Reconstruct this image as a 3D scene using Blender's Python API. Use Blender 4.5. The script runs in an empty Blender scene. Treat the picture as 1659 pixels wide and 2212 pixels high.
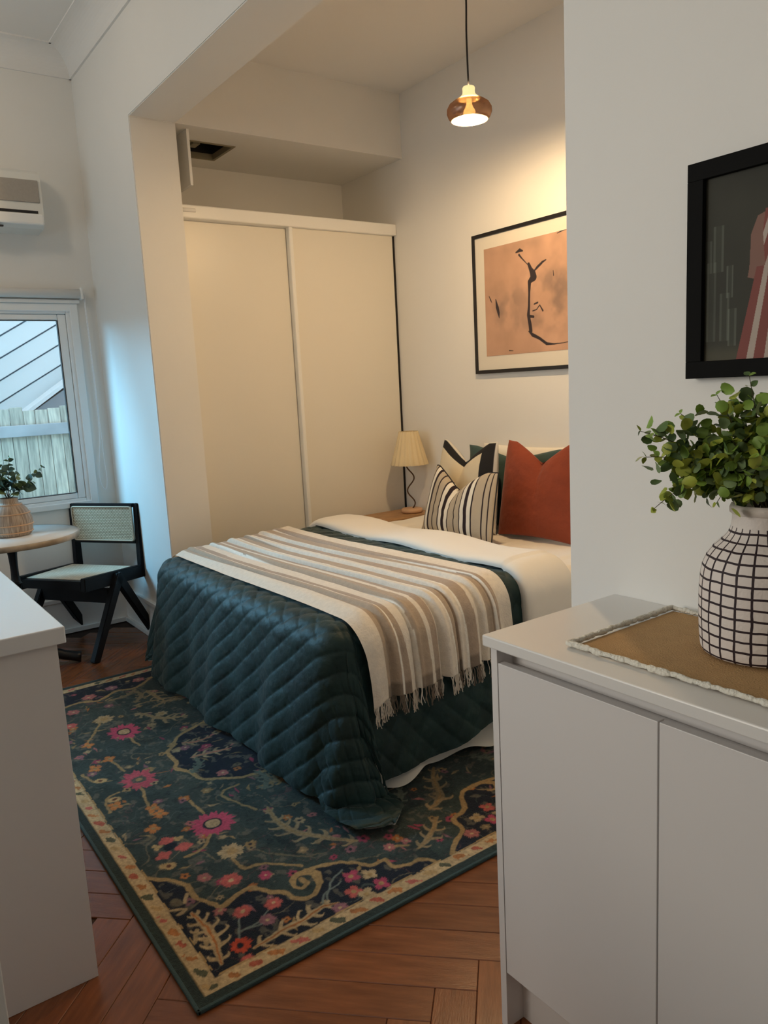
import bpy, bmesh, math, random
import numpy as np
from mathutils import Vector, Matrix, noise as mnoise

random.seed(7); RNG = np.random.RandomState(7)
sc = bpy.context.scene
C = sc.collection

# ------------------------------------------------------------------ camera
W, H, F = 1659.0, 2212.0, 1667.41
YAW, PITCH, ROLL = 0.618718, 0.162456, 0.0525663
fw = Vector((math.sin(YAW)*math.cos(PITCH), math.cos(YAW)*math.cos(PITCH), -math.sin(PITCH)))
rt = Vector((math.cos(YAW), -math.sin(YAW), 0)); dn = fw.cross(rt)
cR, sR = math.cos(ROLL), math.sin(ROLL)
right = rt*cR + dn*sR; down = -rt*sR + dn*cR
cam_d = bpy.data.cameras.new('camera'); cam = bpy.data.objects.new('camera', cam_d); C.objects.link(cam)
m = Matrix((right, -down, -fw)).transposed().to_4x4(); m.translation = Vector((0, 0, 1.42))
cam.matrix_world = m
cam_d.sensor_fit = 'VERTICAL'; cam_d.sensor_height = 36.0; cam_d.lens = F/H*36.0; cam_d.clip_start = 0.02
sc.camera = cam

# ------------------------------------------------------------------ world, lights, exposure
sc.view_settings.view_transform = 'Standard'; sc.view_settings.look = 'None'
sc.view_settings.gamma = 1.0; sc.view_settings.exposure = 0.0; sc.view_settings.use_curve_mapping = False
cy = sc.cycles
cy.use_denoising = True; cy.max_bounces = 9; cy.diffuse_bounces = 6; cy.glossy_bounces = 4; cy.transmission_bounces = 6
cy.transparent_max_bounces = 12; cy.sample_clamp_indirect = 6.0; cy.caustics_reflective = False; cy.caustics_refractive = False
cy.blur_glossy = 0.5

wd = bpy.data.worlds.new('sky'); sc.world = wd; wd.use_nodes = True
nt = wd.node_tree; bg = nt.nodes['Background']
bg.inputs['Color'].default_value = (0.74, 0.88, 1.0, 1); bg.inputs['Strength'].default_value = 1.55

def light(name, kind, loc, energy, color, size=0.1, sy=None, target=None, label=None, spread=None):
    l = bpy.data.lights.new(name, kind); l.energy = energy; l.color = color
    if kind == 'AREA':
        l.size = size
        if sy: l.shape = 'RECTANGLE'; l.size_y = sy
        if spread: l.spread = spread
    else: l.shadow_soft_size = size
    o = bpy.data.objects.new(name, l); o.location = loc; C.objects.link(o)
    if target is not None: o.rotation_euler = (Vector(target)-Vector(loc)).to_track_quat('-Z', 'Y').to_euler()
    return o
# added blue area lamp outside the window, standing in for sky, aimed at the pillar
light('window_sky_fill', 'AREA', (-0.5, 5.65, 2.30), 170, (0.26, 0.68, 1.0), 1.3, 0.8, target=(1.45, 4.45, 1.0), spread=1.5)
light('cool_fill_left', 'AREA', (-2.4, 3.9, 1.5), 17, (0.58, 0.82, 1.0), 1.6, 1.8, target=(1.4, 3.9, 1.4))  # cool fill lamp added at the left, no window behind it
# warm fill lamp added out of frame at left to brighten the right wall
light('warm_fill_left', 'AREA', (-2.2, 2.3, 2.0), 12.5, (1.0, 0.92, 0.80), 1.4, 1.4, target=(1.4, .7, 1.45), spread=1.6)
# dim warm fill lamp added behind the camera, no fixture
light('camera_back_fill', 'AREA', (-1.3, -.3, 2.7), 5, (1.0, 0.86, 0.72), 1.4, 1.4, target=(1.4, 1.0, 1.2))

# ------------------------------------------------------------------ material helpers
def lin(c):
    return tuple(((x/255.0)/12.92 if x/255.0 <= .04045 else ((x/255.0+.055)/1.055)**2.4) for x in c)
def newmat(name):
    mt = bpy.data.materials.new(name); mt.use_nodes = True
    n = mt.node_tree; return mt, n, n.nodes['Principled BSDF']
def mat(name, col, rough=.6, metal=0., spec=.5, noise=0., nscale=8., bump=0., bscale=60., emit=None, estr=0., attr=None, sheen=0., coat=0., objrand=0., trans=0., ior=1.45, stretch=None, fine=None):
    mt, n, b = newmat(name); L = n.links.new
    b.inputs['Base Color'].default_value = (*col, 1); b.inputs['Roughness'].default_value = rough
    b.inputs['Metallic'].default_value = metal; b.inputs['Specular IOR Level'].default_value = spec
    b.inputs['Transmission Weight'].default_value = trans; b.inputs['IOR'].default_value = ior
    if sheen: b.inputs['Sheen Weight'].default_value = sheen; b.inputs['Sheen Roughness'].default_value = .4
    if coat: b.inputs['Coat Weight'].default_value = coat; b.inputs['Coat Roughness'].default_value = .15
    if emit: b.inputs['Emission Color'].default_value = (*emit, 1); b.inputs['Emission Strength'].default_value = estr
    tc = n.nodes.new('ShaderNodeTexCoord'); src = tc.outputs['Object']
    if stretch:
        mp = n.nodes.new('ShaderNodeMapping'); mp.inputs['Scale'].default_value = stretch; L(src, mp.inputs['Vector']); src = mp.outputs[0]
    cur = None
    if attr:
        a = n.nodes.new('ShaderNodeVertexColor'); a.layer_name = attr; cur = a.outputs['Color']
    if noise:
        tx = n.nodes.new('ShaderNodeTexNoise'); tx.inputs['Scale'].default_value = nscale; tx.inputs['Detail'].default_value = 5
        L(src, tx.inputs['Vector'])
        mr = n.nodes.new('ShaderNodeMapRange'); mr.inputs['From Min'].default_value = .3; mr.inputs['From Max'].default_value = .7
        mr.inputs['To Min'].default_value = 1-noise; mr.inputs['To Max'].default_value = 1+noise*.5
        L(tx.outputs['Fac'], mr.inputs['Value'])
        mx = n.nodes.new('ShaderNodeMix'); mx.data_type = 'RGBA'; mx.blend_type = 'MULTIPLY'; mx.inputs[0].default_value = 1
        if cur: L(cur, mx.inputs[6])
        else: mx.inputs[6].default_value = (*col, 1)
        L(mr.outputs[0], mx.inputs[7]); cur = mx.outputs[2]
    if objrand:
        oi = n.nodes.new('ShaderNodeObjectInfo'); mr = n.nodes.new('ShaderNodeMapRange')
        mr.inputs['To Min'].default_value = 1-objrand; mr.inputs['To Max'].default_value = 1+objrand
        L(oi.outputs['Random'], mr.inputs['Value'])
        mx = n.nodes.new('ShaderNodeMix'); mx.data_type = 'RGBA'; mx.blend_type = 'MULTIPLY'; mx.inputs[0].default_value = 1
        if cur: L(cur, mx.inputs[6])
        else: mx.inputs[6].default_value = (*col, 1)
        L(mr.outputs[0], mx.inputs[7]); cur = mx.outputs[2]
    if cur: L(cur, b.inputs['Base Color'])
    if bump:
        t2 = n.nodes.new('ShaderNodeTexNoise'); t2.inputs['Scale'].default_value = bscale; t2.inputs['Detail'].default_value = 4
        L(src, t2.inputs['Vector'])
        bp = n.nodes.new('ShaderNodeBump'); bp.inputs['Strength'].default_value = bump; bp.inputs['Distance'].default_value = .01
        L(t2.outputs['Fac'], bp.inputs['Height']); L(bp.outputs[0], b.inputs['Normal'])
    return mt

M = {}
M['wall'] = mat('wall_paint', (.80, .79, .76), .55, spec=.3, noise=.02, nscale=2, bump=.05, bscale=40)
M['ceiling'] = mat('ceiling_paint', (.80, .79, .77), .7, spec=.2)
M['gloss'] = mat('white_gloss_trim', (.82, .82, .80), .28)
M['frame_white'] = mat('white_window_frame', (.84, .86, .86), .3)
M['door'] = mat('wardrobe_door_cream', (.76, .73, .66), .35, spec=.4)
M['cab'] = mat('cabinet_laminate', (.70, .68, .67), .38, spec=.4)
M['cabtop'] = mat('benchtop_laminate', (.74, .73, .71), .30, spec=.5)
M['dark'] = mat('near_black', (.015, .013, .012), .8)
M['black'] = mat('black_paint', (.012, .011, .012), .35)
M['mblack'] = mat('matt_black_frame', (.006, .006, .006), .75, spec=.12)
M['chairblk'] = mat('black_chair_timber', (.006, .006, .007), .5, spec=.25, noise=.3, nscale=20)
M['blackmetal'] = mat('black_cast_metal', (.012, .012, .013), .35, metal=.3)
M['wood'] = mat('oak_timber', (.42, .24, .11), .45, noise=.35, nscale=5, stretch=(2, 14, 14))
M['discwood'] = mat('pale_pink_timber', (.62, .38, .22), .5, noise=.15, nscale=8)
M['floor'] = mat('floor_timber', (.205, .068, .025), .24, spec=.55, noise=.30, nscale=3.0, stretch=(2.2, 16, 1), objrand=.16, bump=.06, bscale=20)
M['subfloor'] = mat('dark_joint', (.03, .014, .008), .8)
M['countertop'] = mat('glossy_counter', (.78, .79, .80), .14, spec=.6, coat=.6)
M['mattress'] = mat('white_linen', (.80, .76, .70), .85, sheen=.2, bump=.25, bscale=25)
M['duvet'] = mat('white_cotton', (.82, .78, .71), .85, sheen=.3, bump=.2, bscale=18)
M['greybase'] = mat('grey_upholstery', (.34, .31, .29), .9, bump=.3, bscale=300)
M['quilt'] = mat('dark_green_velvet', (.011, .033, .032), .55, spec=.35, noise=.4, nscale=9, sheen=.14, bump=.40, bscale=28)
M['backing'] = mat('off_white_backing', (.62, .60, .55), .9)
M['throw'] = mat('woven_throw', (1, 1, 1), .9, attr='Col', sheen=.2, bump=.35, bscale=160, noise=.08, nscale=60)
M['painted'] = mat('painted_cloth', (1, 1, 1), .85, attr='Col', bump=.15, bscale=200)
M['print'] = mat('printed_paper', (1, 1, 1), .7, attr='Col')
M['rug'] = mat('rug_pile', (1, 1, 1), .95, spec=.1, attr='Col', noise=.30, nscale=90, bump=.5, bscale=400, sheen=.1)
M['rugedge'] = mat('rug_binding', (.045, .080, .080), .9, bump=.5, bscale=300)
M['rust'] = mat('rust_linen', (.25, .045, .015), .85, sheen=.15, bump=.35, bscale=30, noise=.12, nscale=12)
M['greenp'] = mat('green_cotton', (.035, .075, .07), .75, sheen=.3, bump=.2, bscale=30)
M['whitep'] = mat('white_pillow_cotton', (.82, .78, .70), .85, bump=.15, bscale=20)
M['blackpipe'] = mat('black_piping', (.012, .01, .012), .7)
M['cream'] = mat('cream_fabric', (.72, .60, .38), .9, bump=.2, bscale=80)
M['mat'] = mat('mat_board', (.70, .66, .58), .8)
M['bronze'] = mat('bronze_wire', (.10, .055, .03), .4, metal=.6)
M['plaster'] = mat('white_plaster_vase', (.66, .60, .55), .75, bump=.3, bscale=60)
M['kraft'] = mat('mustard_linen_runner', (.50, .31, .14), .9, bump=.5, bscale=350, noise=.06, nscale=30)
M['fringe'] = mat('white_cotton_fringe', (.74, .72, .64), .9, bump=.8, bscale=120)
M['stem'] = mat('twig', (.06, .045, .02), .7)
M['leafs'] = [mat('leaf_olive', (.36, .42, .06), .5, noise=.3, nscale=30), mat('leaf_green', (.21, .34, .055), .5, noise=.3, nscale=30),
              mat('leaf_deep', (.085, .15, .045), .5, noise=.3, nscale=30), mat('leaf_grey', (.19, .27, .12), .55, noise=.3, nscale=30)]
M['leafdark'] = mat('leaf_blue_green', (.05, .10, .07), .55, noise=.3, nscale=30)
M['acwhite'] = mat('ac_plastic', (.74, .74, .70), .4)
M['acgrey'] = mat('ac_panel', (.36, .33, .29), .45, noise=.05, nscale=90)
M['blind'] = mat('blind_fabric', (.78, .76, .73), .7)
M['cord'] = mat('white_cord', (.85, .86, .88), .5)
M['marble'] = mat('marble_top', (.80, .78, .75), .12, noise=.06, nscale=4)
M['paling'] = mat('weathered_paling', (.66, .58, .47), .9, noise=.45, nscale=5, stretch=(9, 9, 1), objrand=.18)
M['rail'] = mat('weathered_rail', (.50, .47, .47), .9, noise=.25, nscale=4)
M['clad'] = mat('pale_cladding', (.74, .78, .78), .6)
M['cladseam'] = mat('cladding_seam', (.20, .28, .36), .6)
M['cladshade'] = mat('shaded_wall_blue', (.20, .30, .42), .7)  # dark blue puts the shade on the lower wall into its colour
M['roofgrey'] = mat('grey_roof', (.30, .31, .33), .8)
M['grass'] = mat('ground_outside', (.12, .13, .07), .95)
M['timberin'] = mat('hatch_timber', (.25, .22, .15), .8)

def cane_mat(name, c1, c2, sc_=220):
    mt, n, b = newmat(name); L = n.links.new
    uv = n.nodes.new('ShaderNodeUVMap'); uv.uv_map = 'UVMap'
    br = n.nodes.new('ShaderNodeTexBrick'); br.inputs['Scale'].default_value = 1
    mp = n.nodes.new('ShaderNodeMapping'); mp.inputs['Scale'].default_value = (34, 22, 1); L(uv.outputs[0], mp.inputs[0]); L(mp.outputs[0], br.inputs[0])
    br.inputs['Color1'].default_value = (*c1, 1); br.inputs['Color2'].default_value = (c1[0]*.86, c1[1]*.86, c1[2]*.84, 1); br.inputs['Mortar'].default_value = (*c2, 1)
    br.inputs['Mortar Size'].default_value = .14; br.inputs['Brick Width'].default_value = 1.6; br.inputs['Row Height'].default_value = 1
    L(br.outputs[0], b.inputs['Base Color']); b.inputs['Roughness'].default_value = .6
    return mt
M['cane'] = cane_mat('woven_cane', (.68, .58, .42), (.22, .16, .09))
M['canepale'] = cane_mat('pale_cane', (.80, .69, .54), (.58, .47, .34))

def grid_vase_mat():
    mt, n, b = newmat('white_vase_black_grid'); L = n.links.new
    uv = n.nodes.new('ShaderNodeUVMap'); uv.uv_map = 'UVMap'
    tx = n.nodes.new('ShaderNodeTexNoise'); tx.inputs['Scale'].default_value = 4.0; tx.noise_dimensions = '3D'
    tc = n.nodes.new('ShaderNodeTexCoord'); mp = n.nodes.new('ShaderNodeMapping'); mp.inputs['Scale'].default_value = (6, 6, 6)
    L(tc.outputs['Object'], mp.inputs[0]); L(mp.outputs[0], tx.inputs['Vector'])
    vm = n.nodes.new('ShaderNodeVectorMath'); vm.operation = 'MULTIPLY_ADD'; vm.inputs[1].default_value = (.010, .022, 0)
    L(tx.outputs['Color'], vm.inputs[0]); L(uv.outputs[0], vm.inputs[2])
    sp = n.nodes.new('ShaderNodeSeparateXYZ'); L(vm.outputs[0], sp.inputs[0])
    masks = []
    for out, cnt, wdt in (('X', 24, .080), ('Y', 14, .10)):
        a = n.nodes.new('ShaderNodeMath'); a.operation = 'MULTIPLY'; a.inputs[1].default_value = cnt; L(sp.outputs[out], a.inputs[0])
        f = n.nodes.new('ShaderNodeMath'); f.operation = 'FRACT'; L(a.outputs[0], f.inputs[0])
        s = n.nodes.new('ShaderNodeMath'); s.operation = 'SUBTRACT'; s.inputs[1].default_value = .5; L(f.outputs[0], s.inputs[0])
        ab = n.nodes.new('ShaderNodeMath'); ab.operation = 'ABSOLUTE'; L(s.outputs[0], ab.inputs[0])
        lt = n.nodes.new('ShaderNodeMath'); lt.operation = 'LESS_THAN'; lt.inputs[1].default_value = wdt; L(ab.outputs[0], lt.inputs[0])
        masks.append(lt)
    mxm = n.nodes.new('ShaderNodeMath'); mxm.operation = 'MAXIMUM'; L(masks[0].outputs[0], mxm.inputs[0]); L(masks[1].outputs[0], mxm.inputs[1])
    top = n.nodes.new('ShaderNodeSeparateXYZ'); L(uv.outputs[0], top.inputs[0])
    lt = n.nodes.new('ShaderNodeMath'); lt.operation = 'LESS_THAN'; lt.inputs[1].default_value = .915; L(top.outputs['Y'], lt.inputs[0])
    ml = n.nodes.new('ShaderNodeMath'); ml.operation = 'MULTIPLY'; L(mxm.outputs[0], ml.inputs[0]); L(lt.outputs[0], ml.inputs[1])
    mx = n.nodes.new('ShaderNodeMix'); mx.data_type = 'RGBA'; L(ml.outputs[0], mx.inputs[0])
    mx.inputs[6].default_value = (.70, .64, .60, 1); mx.inputs[7].default_value = (.018, .006, .010, 1)
    L(mx.outputs[2], b.inputs['Base Color']); b.inputs['Roughness'].default_value = .7
    t2 = n.nodes.new('ShaderNodeTexNoise'); t2.inputs['Scale'].default_value = 150; L(tc.outputs['Object'], t2.inputs['Vector'])
    bp = n.nodes.new('ShaderNodeBump'); bp.inputs['Strength'].default_value = .3; bp.inputs['Distance'].default_value = .004; L(t2.outputs['Fac'], bp.inputs['Height']); L(bp.outputs[0], b.inputs['Normal'])
    return mt
M['gridvase'] = grid_vase_mat()

def potmat():
    mt, n, b = newmat('ribbed_stoneware'); L = n.links.new
    uv = n.nodes.new('ShaderNodeUVMap'); uv.uv_map = 'UVMap'
    mp = n.nodes.new('ShaderNodeMapping'); mp.inputs['Scale'].default_value = (70, 2, 1); L(uv.outputs[0], mp.inputs[0])
    tx = n.nodes.new('ShaderNodeTexNoise'); tx.inputs['Scale'].default_value = 1.5; L(mp.outputs[0], tx.inputs['Vector'])
    cr = n.nodes.new('ShaderNodeValToRGB'); cr.color_ramp.elements[0].color = (.24, .17, .12, 1); cr.color_ramp.elements[0].position = .35
    cr.color_ramp.elements[1].color = (.46, .36, .27, 1); cr.color_ramp.elements[1].position = .6
    L(tx.outputs['Fac'], cr.inputs[0]); L(cr.outputs[0], b.inputs['Base Color']); b.inputs['Roughness'].default_value = .6
    return mt
M['pot'] = potmat()

def glassmat(name, tint, fac):
    mt = bpy.data.materials.new(name); mt.use_nodes = True; n = mt.node_tree; n.nodes.clear(); L = n.links.new
    out = n.nodes.new('ShaderNodeOutputMaterial'); tr = n.nodes.new('ShaderNodeBsdfTransparent'); tr.inputs[0].default_value = (*tint, 1)
    gl = n.nodes.new('ShaderNodeBsdfGlossy'); gl.inputs['Roughness'].default_value = .02
    mx = n.nodes.new('ShaderNodeMixShader'); fr = n.nodes.new('ShaderNodeFresnel'); fr.inputs[0].default_value = 1.45
    ml = n.nodes.new('ShaderNodeMath'); ml.operation = 'MULTIPLY'; ml.inputs[1].default_value = fac; L(fr.outputs[0], ml.inputs[0])
    L(ml.outputs[0], mx.inputs[0]); L(tr.outputs[0], mx.inputs[1]); L(gl.outputs[0], mx.inputs[2]); L(mx.outputs[0], out.inputs[0])
    return mt
M['pane'] = glassmat('window_glass', (.97, .99, 1.0), .8)
M['picglass'] = glassmat('picture_glass', (.98, .98, .98), .7)
M['clearglass'] = glassmat('clear_shade_glass', (1.0, .93, .80), 1.0)

def smoked():
    mt = bpy.data.materials.new('smoked_bronze_glass'); mt.use_nodes = True; n = mt.node_tree; n.nodes.clear(); L = n.links.new
    out = n.nodes.new('ShaderNodeOutputMaterial'); tr = n.nodes.new('ShaderNodeBsdfTransparent'); tr.inputs[0].default_value = (.36, .28, .21, 1)
    df = n.nodes.new('ShaderNodeBsdfDiffuse'); df.inputs[0].default_value = (.12, .095, .08, 1)
    gl = n.nodes.new('ShaderNodeBsdfGlossy'); gl.inputs[0].default_value = (.32, .28, .25, 1); gl.inputs['Roughness'].default_value = .22
    m1 = n.nodes.new('ShaderNodeMixShader'); m1.inputs[0].default_value = .35; L(df.outputs[0], m1.inputs[1]); L(gl.outputs[0], m1.inputs[2])
    m2 = n.nodes.new('ShaderNodeMixShader'); m2.inputs[0].default_value = .62; L(tr.outputs[0], m2.inputs[1]); L(m1.outputs[0], m2.inputs[2])
    L(m2.outputs[0], out.inputs[0]); return mt
M['smoked'] = smoked()

# ------------------------------------------------------------------ geometry helpers
def empty(name, loc, label=None, cat=None, group=None, kind=None):
    o = bpy.data.objects.new(name, None); o.location = loc; o.empty_display_size = .05; C.objects.link(o)
    tag(o, label, cat, group, kind); return o
def tag(o, label=None, cat=None, group=None, kind=None):
    if label: o['label'] = label
    if cat: o['category'] = cat
    if group: o['group'] = group
    if kind: o['kind'] = kind
    return o
def wloc(o):
    v = Vector((0, 0, 0))
    while o is not None: v += o.location; o = o.parent
    return v
def link(name, me, m_, parent=None, smooth=False):
    """mesh given in world coordinates -> object, parented with local offset"""
    if m_ is not None and not me.materials: me.materials.append(m_)
    o = bpy.data.objects.new(name, me); C.objects.link(o)
    if parent is not None:
        off = wloc(parent); me.transform(Matrix.Translation(-off)); o.parent = parent
    else:
        co = np.empty(len(me.vertices)*3, np.float32); me.vertices.foreach_get('co', co); co = co.reshape(-1, 3)
        c = Vector(((co[:, 0].min()+co[:, 0].max())/2, (co[:, 1].min()+co[:, 1].max())/2, co[:, 2].min()))
        me.transform(Matrix.Translation(-c)); o.location = c
    if smooth: me.polygons.foreach_set('use_smooth', [True]*len(me.polygons))
    me.update(); return o
def bm_obj(name, bm, m_, parent=None, smooth=False):
    me = bpy.data.meshes.new(name); bm.normal_update(); bm.to_mesh(me); bm.free()
    return link(name, me, m_, parent, smooth)
def add_box(bm, x0, x1, y0, y1, z0, z1, bev=0., seg=2):
    r = bmesh.ops.create_cube(bm, size=1.0)
    for v in r['verts']:
        v.co = Vector((x0+(v.co.x+.5)*(x1-x0), y0+(v.co.y+.5)*(y1-y0), z0+(v.co.z+.5)*(z1-z0)))
    if bev:
        es = list({e for v in r['verts'] for e in v.link_edges})
        bmesh.ops.bevel(bm, geom=es, offset=bev, segments=seg, affect='EDGES', profile=.5)
def box(name, x0, x1, y0, y1, z0, z1, m_, parent=None, bev=0., smooth=False):
    bm = bmesh.new(); add_box(bm, x0, x1, y0, y1, z0, z1, bev)
    return bm_obj(name, bm, m_, parent, smooth)
def add_hexa(bm, p):
    vs = [bm.verts.new(q) for q in p]
    for f in ((0, 3, 2, 1), (4, 5, 6, 7), (0, 1, 5, 4), (1, 2, 6, 5), (2, 3, 7, 6), (3, 0, 4, 7)): bm.faces.new([vs[i] for i in f])
    return vs
def add_beam(bm, a, b, w, d, up=Vector((0, 0, 1)), w2=None, d2=None, bev=0.):
    a = Vector(a); b = Vector(b); t = (b-a).normalized(); s = t.cross(up)
    if s.length < 1e-4: s = t.cross(Vector((1, 0, 0)))
    s.normalize(); u = s.cross(t).normalized(); w2 = w2 or w; d2 = d2 or d
    vs = add_hexa(bm, [a-s*w/2-u*d/2, a+s*w/2-u*d/2, a+s*w/2+u*d/2, a-s*w/2+u*d/2, b-s*w2/2-u*d2/2, b+s*w2/2-u*d2/2, b+s*w2/2+u*d2/2, b-s*w2/2+u*d2/2])
    if bev: bmesh.ops.bevel(bm, geom=list({e for v in vs for e in v.link_edges}), offset=bev, segments=2, affect='EDGES')
def add_tube(bm, pts, r, n=8, cap=True):
    pts = [Vector(p) for p in pts]; rings = []
    rr = r if isinstance(r, (list, tuple)) else [r]*len(pts)
    ref = None
    for i, p in enumerate(pts):
        t = (pts[min(i+1, len(pts)-1)]-pts[max(i-1, 0)]).normalized()
        if ref is None: ref = t.orthogonal().normalized()
        ref = (ref-t*ref.dot(t)).normalized(); q = t.cross(ref)
        rings.append([bm.verts.new(p+(ref*math.cos(2*math.pi*k/n)+q*math.sin(2*math.pi*k/n))*rr[i]) for k in range(n)])
    for a, b in zip(rings, rings[1:]):
        for k in range(n): bm.faces.new((a[k], a[(k+1) % n], b[(k+1) % n], b[k]))
    if cap: bm.faces.new(rings[0][::-1]); bm.faces.new(rings[-1])
def lathe(name, prof, cx, cy_, m_, parent, n=64, rf=None, smooth=True, cap=False):
    """prof: list of (r,z)"""
    k = len(prof); vs = []; fs = []; uvs = []
    for j, (r, z) in enumerate(prof):
        for i in range(n):
            a = 2*math.pi*i/n; rr = r*(rf(a, j/(k-1)) if rf else 1)
            vs.append((cx+rr*math.cos(a), cy_+rr*math.sin(a), z))
    for j in range(k-1):
        for i in range(n):
            fs.append((j*n+i, j*n+(i+1) % n, (j+1)*n+(i+1) % n, (j+1)*n+i)); uvs.append((i/n, (i+1)/n, j/(k-1), (j+1)/(k-1)))
    if cap: fs.append(tuple(range(n))[::-1]); fs.append(tuple((k-1)*n+i for i in range(n)))
    me = bpy.data.meshes.new(name); me.from_pydata(vs, [], fs)
    ul = me.uv_layers.new(name='UVMap'); li = 0
    arr = np.zeros(len(me.loops)*2, np.float32)
    for u0, u1, v0, v1 in uvs:
        arr[li*2:li*2+8] = (u0, v0, u1, v0, u1, v1, u0, v1); li += 4
    ul.data.foreach_set('uv', arr)
    return link(name, me, m_, parent, smooth)
def grid_mesh(name, P, m_, parent=None, col=None, smooth=True, flip=False, colname='Col'):
    """P: (na,nb,3) numpy array"""
    na, nb = P.shape[:2]
    idx = np.arange(na*nb).reshape(na, nb)
    q = np.stack([idx[:-1, :-1], idx[1:, :-1], idx[1:, 1:], idx[:-1, 1:]], -1).reshape(-1, 4)
    if flip: q = q[:, ::-1]
    me = bpy.data.meshes.new(name)
    me.vertices.add(na*nb); me.vertices.foreach_set('co', P.reshape(-1).astype(np.float32))
    me.loops.add(len(q)*4); me.loops.foreach_set('vertex_index', q.reshape(-1).astype(np.int32))
    me.polygons.add(len(q)); me.polygons.foreach_set('loop_start', np.arange(0, len(q)*4, 4, dtype=np.int32))
    me.update(calc_edges=True); me.validate()
    if col is not None:
        ca = me.color_attributes.new(colname, 'FLOAT_COLOR', 'POINT')
        cc = np.ones((na*nb, 4), np.float32); cc[:, :3] = col.reshape(-1, 3); ca.data.foreach_set('color', cc.reshape(-1))
    return link(name, me, m_, parent, smooth)
def grid_normals(P):
    da = np.gradient(P, axis=0); db = np.gradient(P, axis=1); n = np.cross(da, db)
    return n/np.maximum(np.linalg.norm(n, axis=2, keepdims=True), 1e-9)
def sstep(a, b, x):
    t = np.clip((x-a)/(b-a), 0, 1); return t*t*(3-2*t)
def vnoise(x, y, seed=0, octaves=4):
    """value noise on numpy arrays"""
    out = np.zeros_like(x, dtype=float); amp = 1.; tot = 0.
    for o in range(octaves):
        rs = np.random.RandomState(seed+o*17); T = rs.rand(64, 64)
        xi = np.floor(x).astype(int); yi = np.floor(y).astype(int); fx = x-xi; fy = y-yi
        fx = fx*fx*(3-2*fx); fy = fy*fy*(3-2*fy)
        g_ = lambda i, j: T[i % 64, j % 64]
        out += amp*((g_(xi, yi)*(1-fx)+g_(xi+1, yi)*fx)*(1-fy)+(g_(xi, yi+1)*(1-fx)+g_(xi+1, yi+1)*fx)*fy)
        tot += amp; amp *= .5; x = x*2.03+5.1; y = y*2.03+3.7
    return out/tot

# ------------------------------------------------------------------ room dimensions
WX = 1.45; WX2 = 1.695          # wall between main room and bed alcove
NIB = 1.255; PY = 4.065         # near and far side of the opening
BZ = 2.82; ACZ = 3.20; MCZ = 3.41
WY = 4.963; AX = 3.175; LX = -2.6; BY = -2.2

def structure(o): o['kind'] = 'structure'; return o
# floor with herringbone planks
fl = structure(box('floor', LX-.2, AX+.2, BY-.2, WY+.2, -.08, -.006, M['subfloor']))
def plank_mesh(lx, ly):
    bm = bmesh.new(); add_box(bm, 0, lx, 0, ly, -.012, 0, .0016, 1)
    me = bpy.data.meshes.new('plank'); bm.to_mesh(me); bm.free(); me.materials.append(M['floor']); return me
pw, pl, gap = .10, .56, .0012
pm = [plank_mesh(pl-gap, pw-gap) for _ in range(3)]
P0, Q0 = 1.619, .11; r2 = math.sqrt(.5); nplank = 0
for mm in range(-6, 8):
    for nn in range(-40, 41):
        for kind in 'HV':
            if kind == 'H': p, q, dp, dq = P0+mm*pl+nn*pw, Q0+mm*pl-nn*pw, pw, pl
            else: p, q, dp, dq = P0+mm*pl+(nn+1)*pw-pl, Q0+mm*pl-(nn+1)*pw, pl, pw
            cp, cq = p+dp/2, q+dq/2; x = (cp-cq)*r2; y = (cp+cq)*r2
            vis = (-.05 < x < 1.75 and .95 < y < 5.0 and not (x > .95 and 2.0 < y < 3.6) and not (x > 1.5 and y > 1.6) and not (x < .25 and y > 2.2)) or (.3 < x < 1.3 and .6 < y < 1)
            if not vis or nplank >= 290: continue
            # corner at (p,q), p axis = (r2,r2), q axis = (-r2,r2)
            o = bpy.data.objects.new('plank', random.choice(pm)); C.objects.link(o); o.parent = fl
            if kind == 'V': wx, wy, ang = (p-q)*r2, (p+q)*r2, math.pi/4
            else: wx, wy, ang = (p+pw-gap-q)*r2, (p+pw-gap+q)*r2, math.pi*.75
            o.location = Vector((wx, wy, random.uniform(-.0006, .0003)))-fl.location; o.rotation_euler = (0, 0, ang)
            nplank += 1
# walls
bm = bmesh.new()
pl0 = [(BY-.2, -.05), (NIB, -.05), (NIB, BZ), (PY, BZ), (PY, -.05), (WY+.1, -.05), (WY+.1, MCZ+.2), (BY-.2, MCZ+.2)]
f0 = bm.faces.new([bm.verts.new((WX, y, z)) for y, z in pl0]); r_ = bmesh.ops.extrude_face_region(bm, geom=[f0])
for v_ in [g_ for g_ in r_['geom'] if isinstance(g_, bmesh.types.BMVert)]: v_.co.x = WX2
bmesh.ops.recalc_face_normals(bm, faces=bm.faces)
bmesh.ops.bevel(bm, geom=[e for e in bm.edges if any(abs(v.co.y-NIB) < .01 or abs(v.co.y-PY) < .01 for v in e.verts)], offset=.004, segments=2, affect='EDGES')
structure(bm_obj('wall_right', bm, M['wall']))
structure(box('wall_alcove_near', WX2-.01, AX+.2, NIB-.2, NIB, -.05, ACZ+.1, M['wall']))
structure(box('wall_alcove_head', AX, AX+.2, NIB-.2, WY+.1, -.05, ACZ+.1, M['wall']))
structure(box('wall_wardrobe_back', WX2-.01, AX+.01, 4.77, WY+.1, -.05, ACZ+.1, M['wall']))
structure(box('ceiling_alcove', WX2-.01, AX+.2, NIB-.2, WY+.1, ACZ, ACZ+.15, M['ceiling']))
structure(box('wall_left', LX-.2, LX, BY-.2, WY+.2, -.05, MCZ+.2, M['wall']))
structure(box('wall_back', LX-.2, WX, BY-.2, BY, -.05, MCZ+.2, M['wall']))
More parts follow.
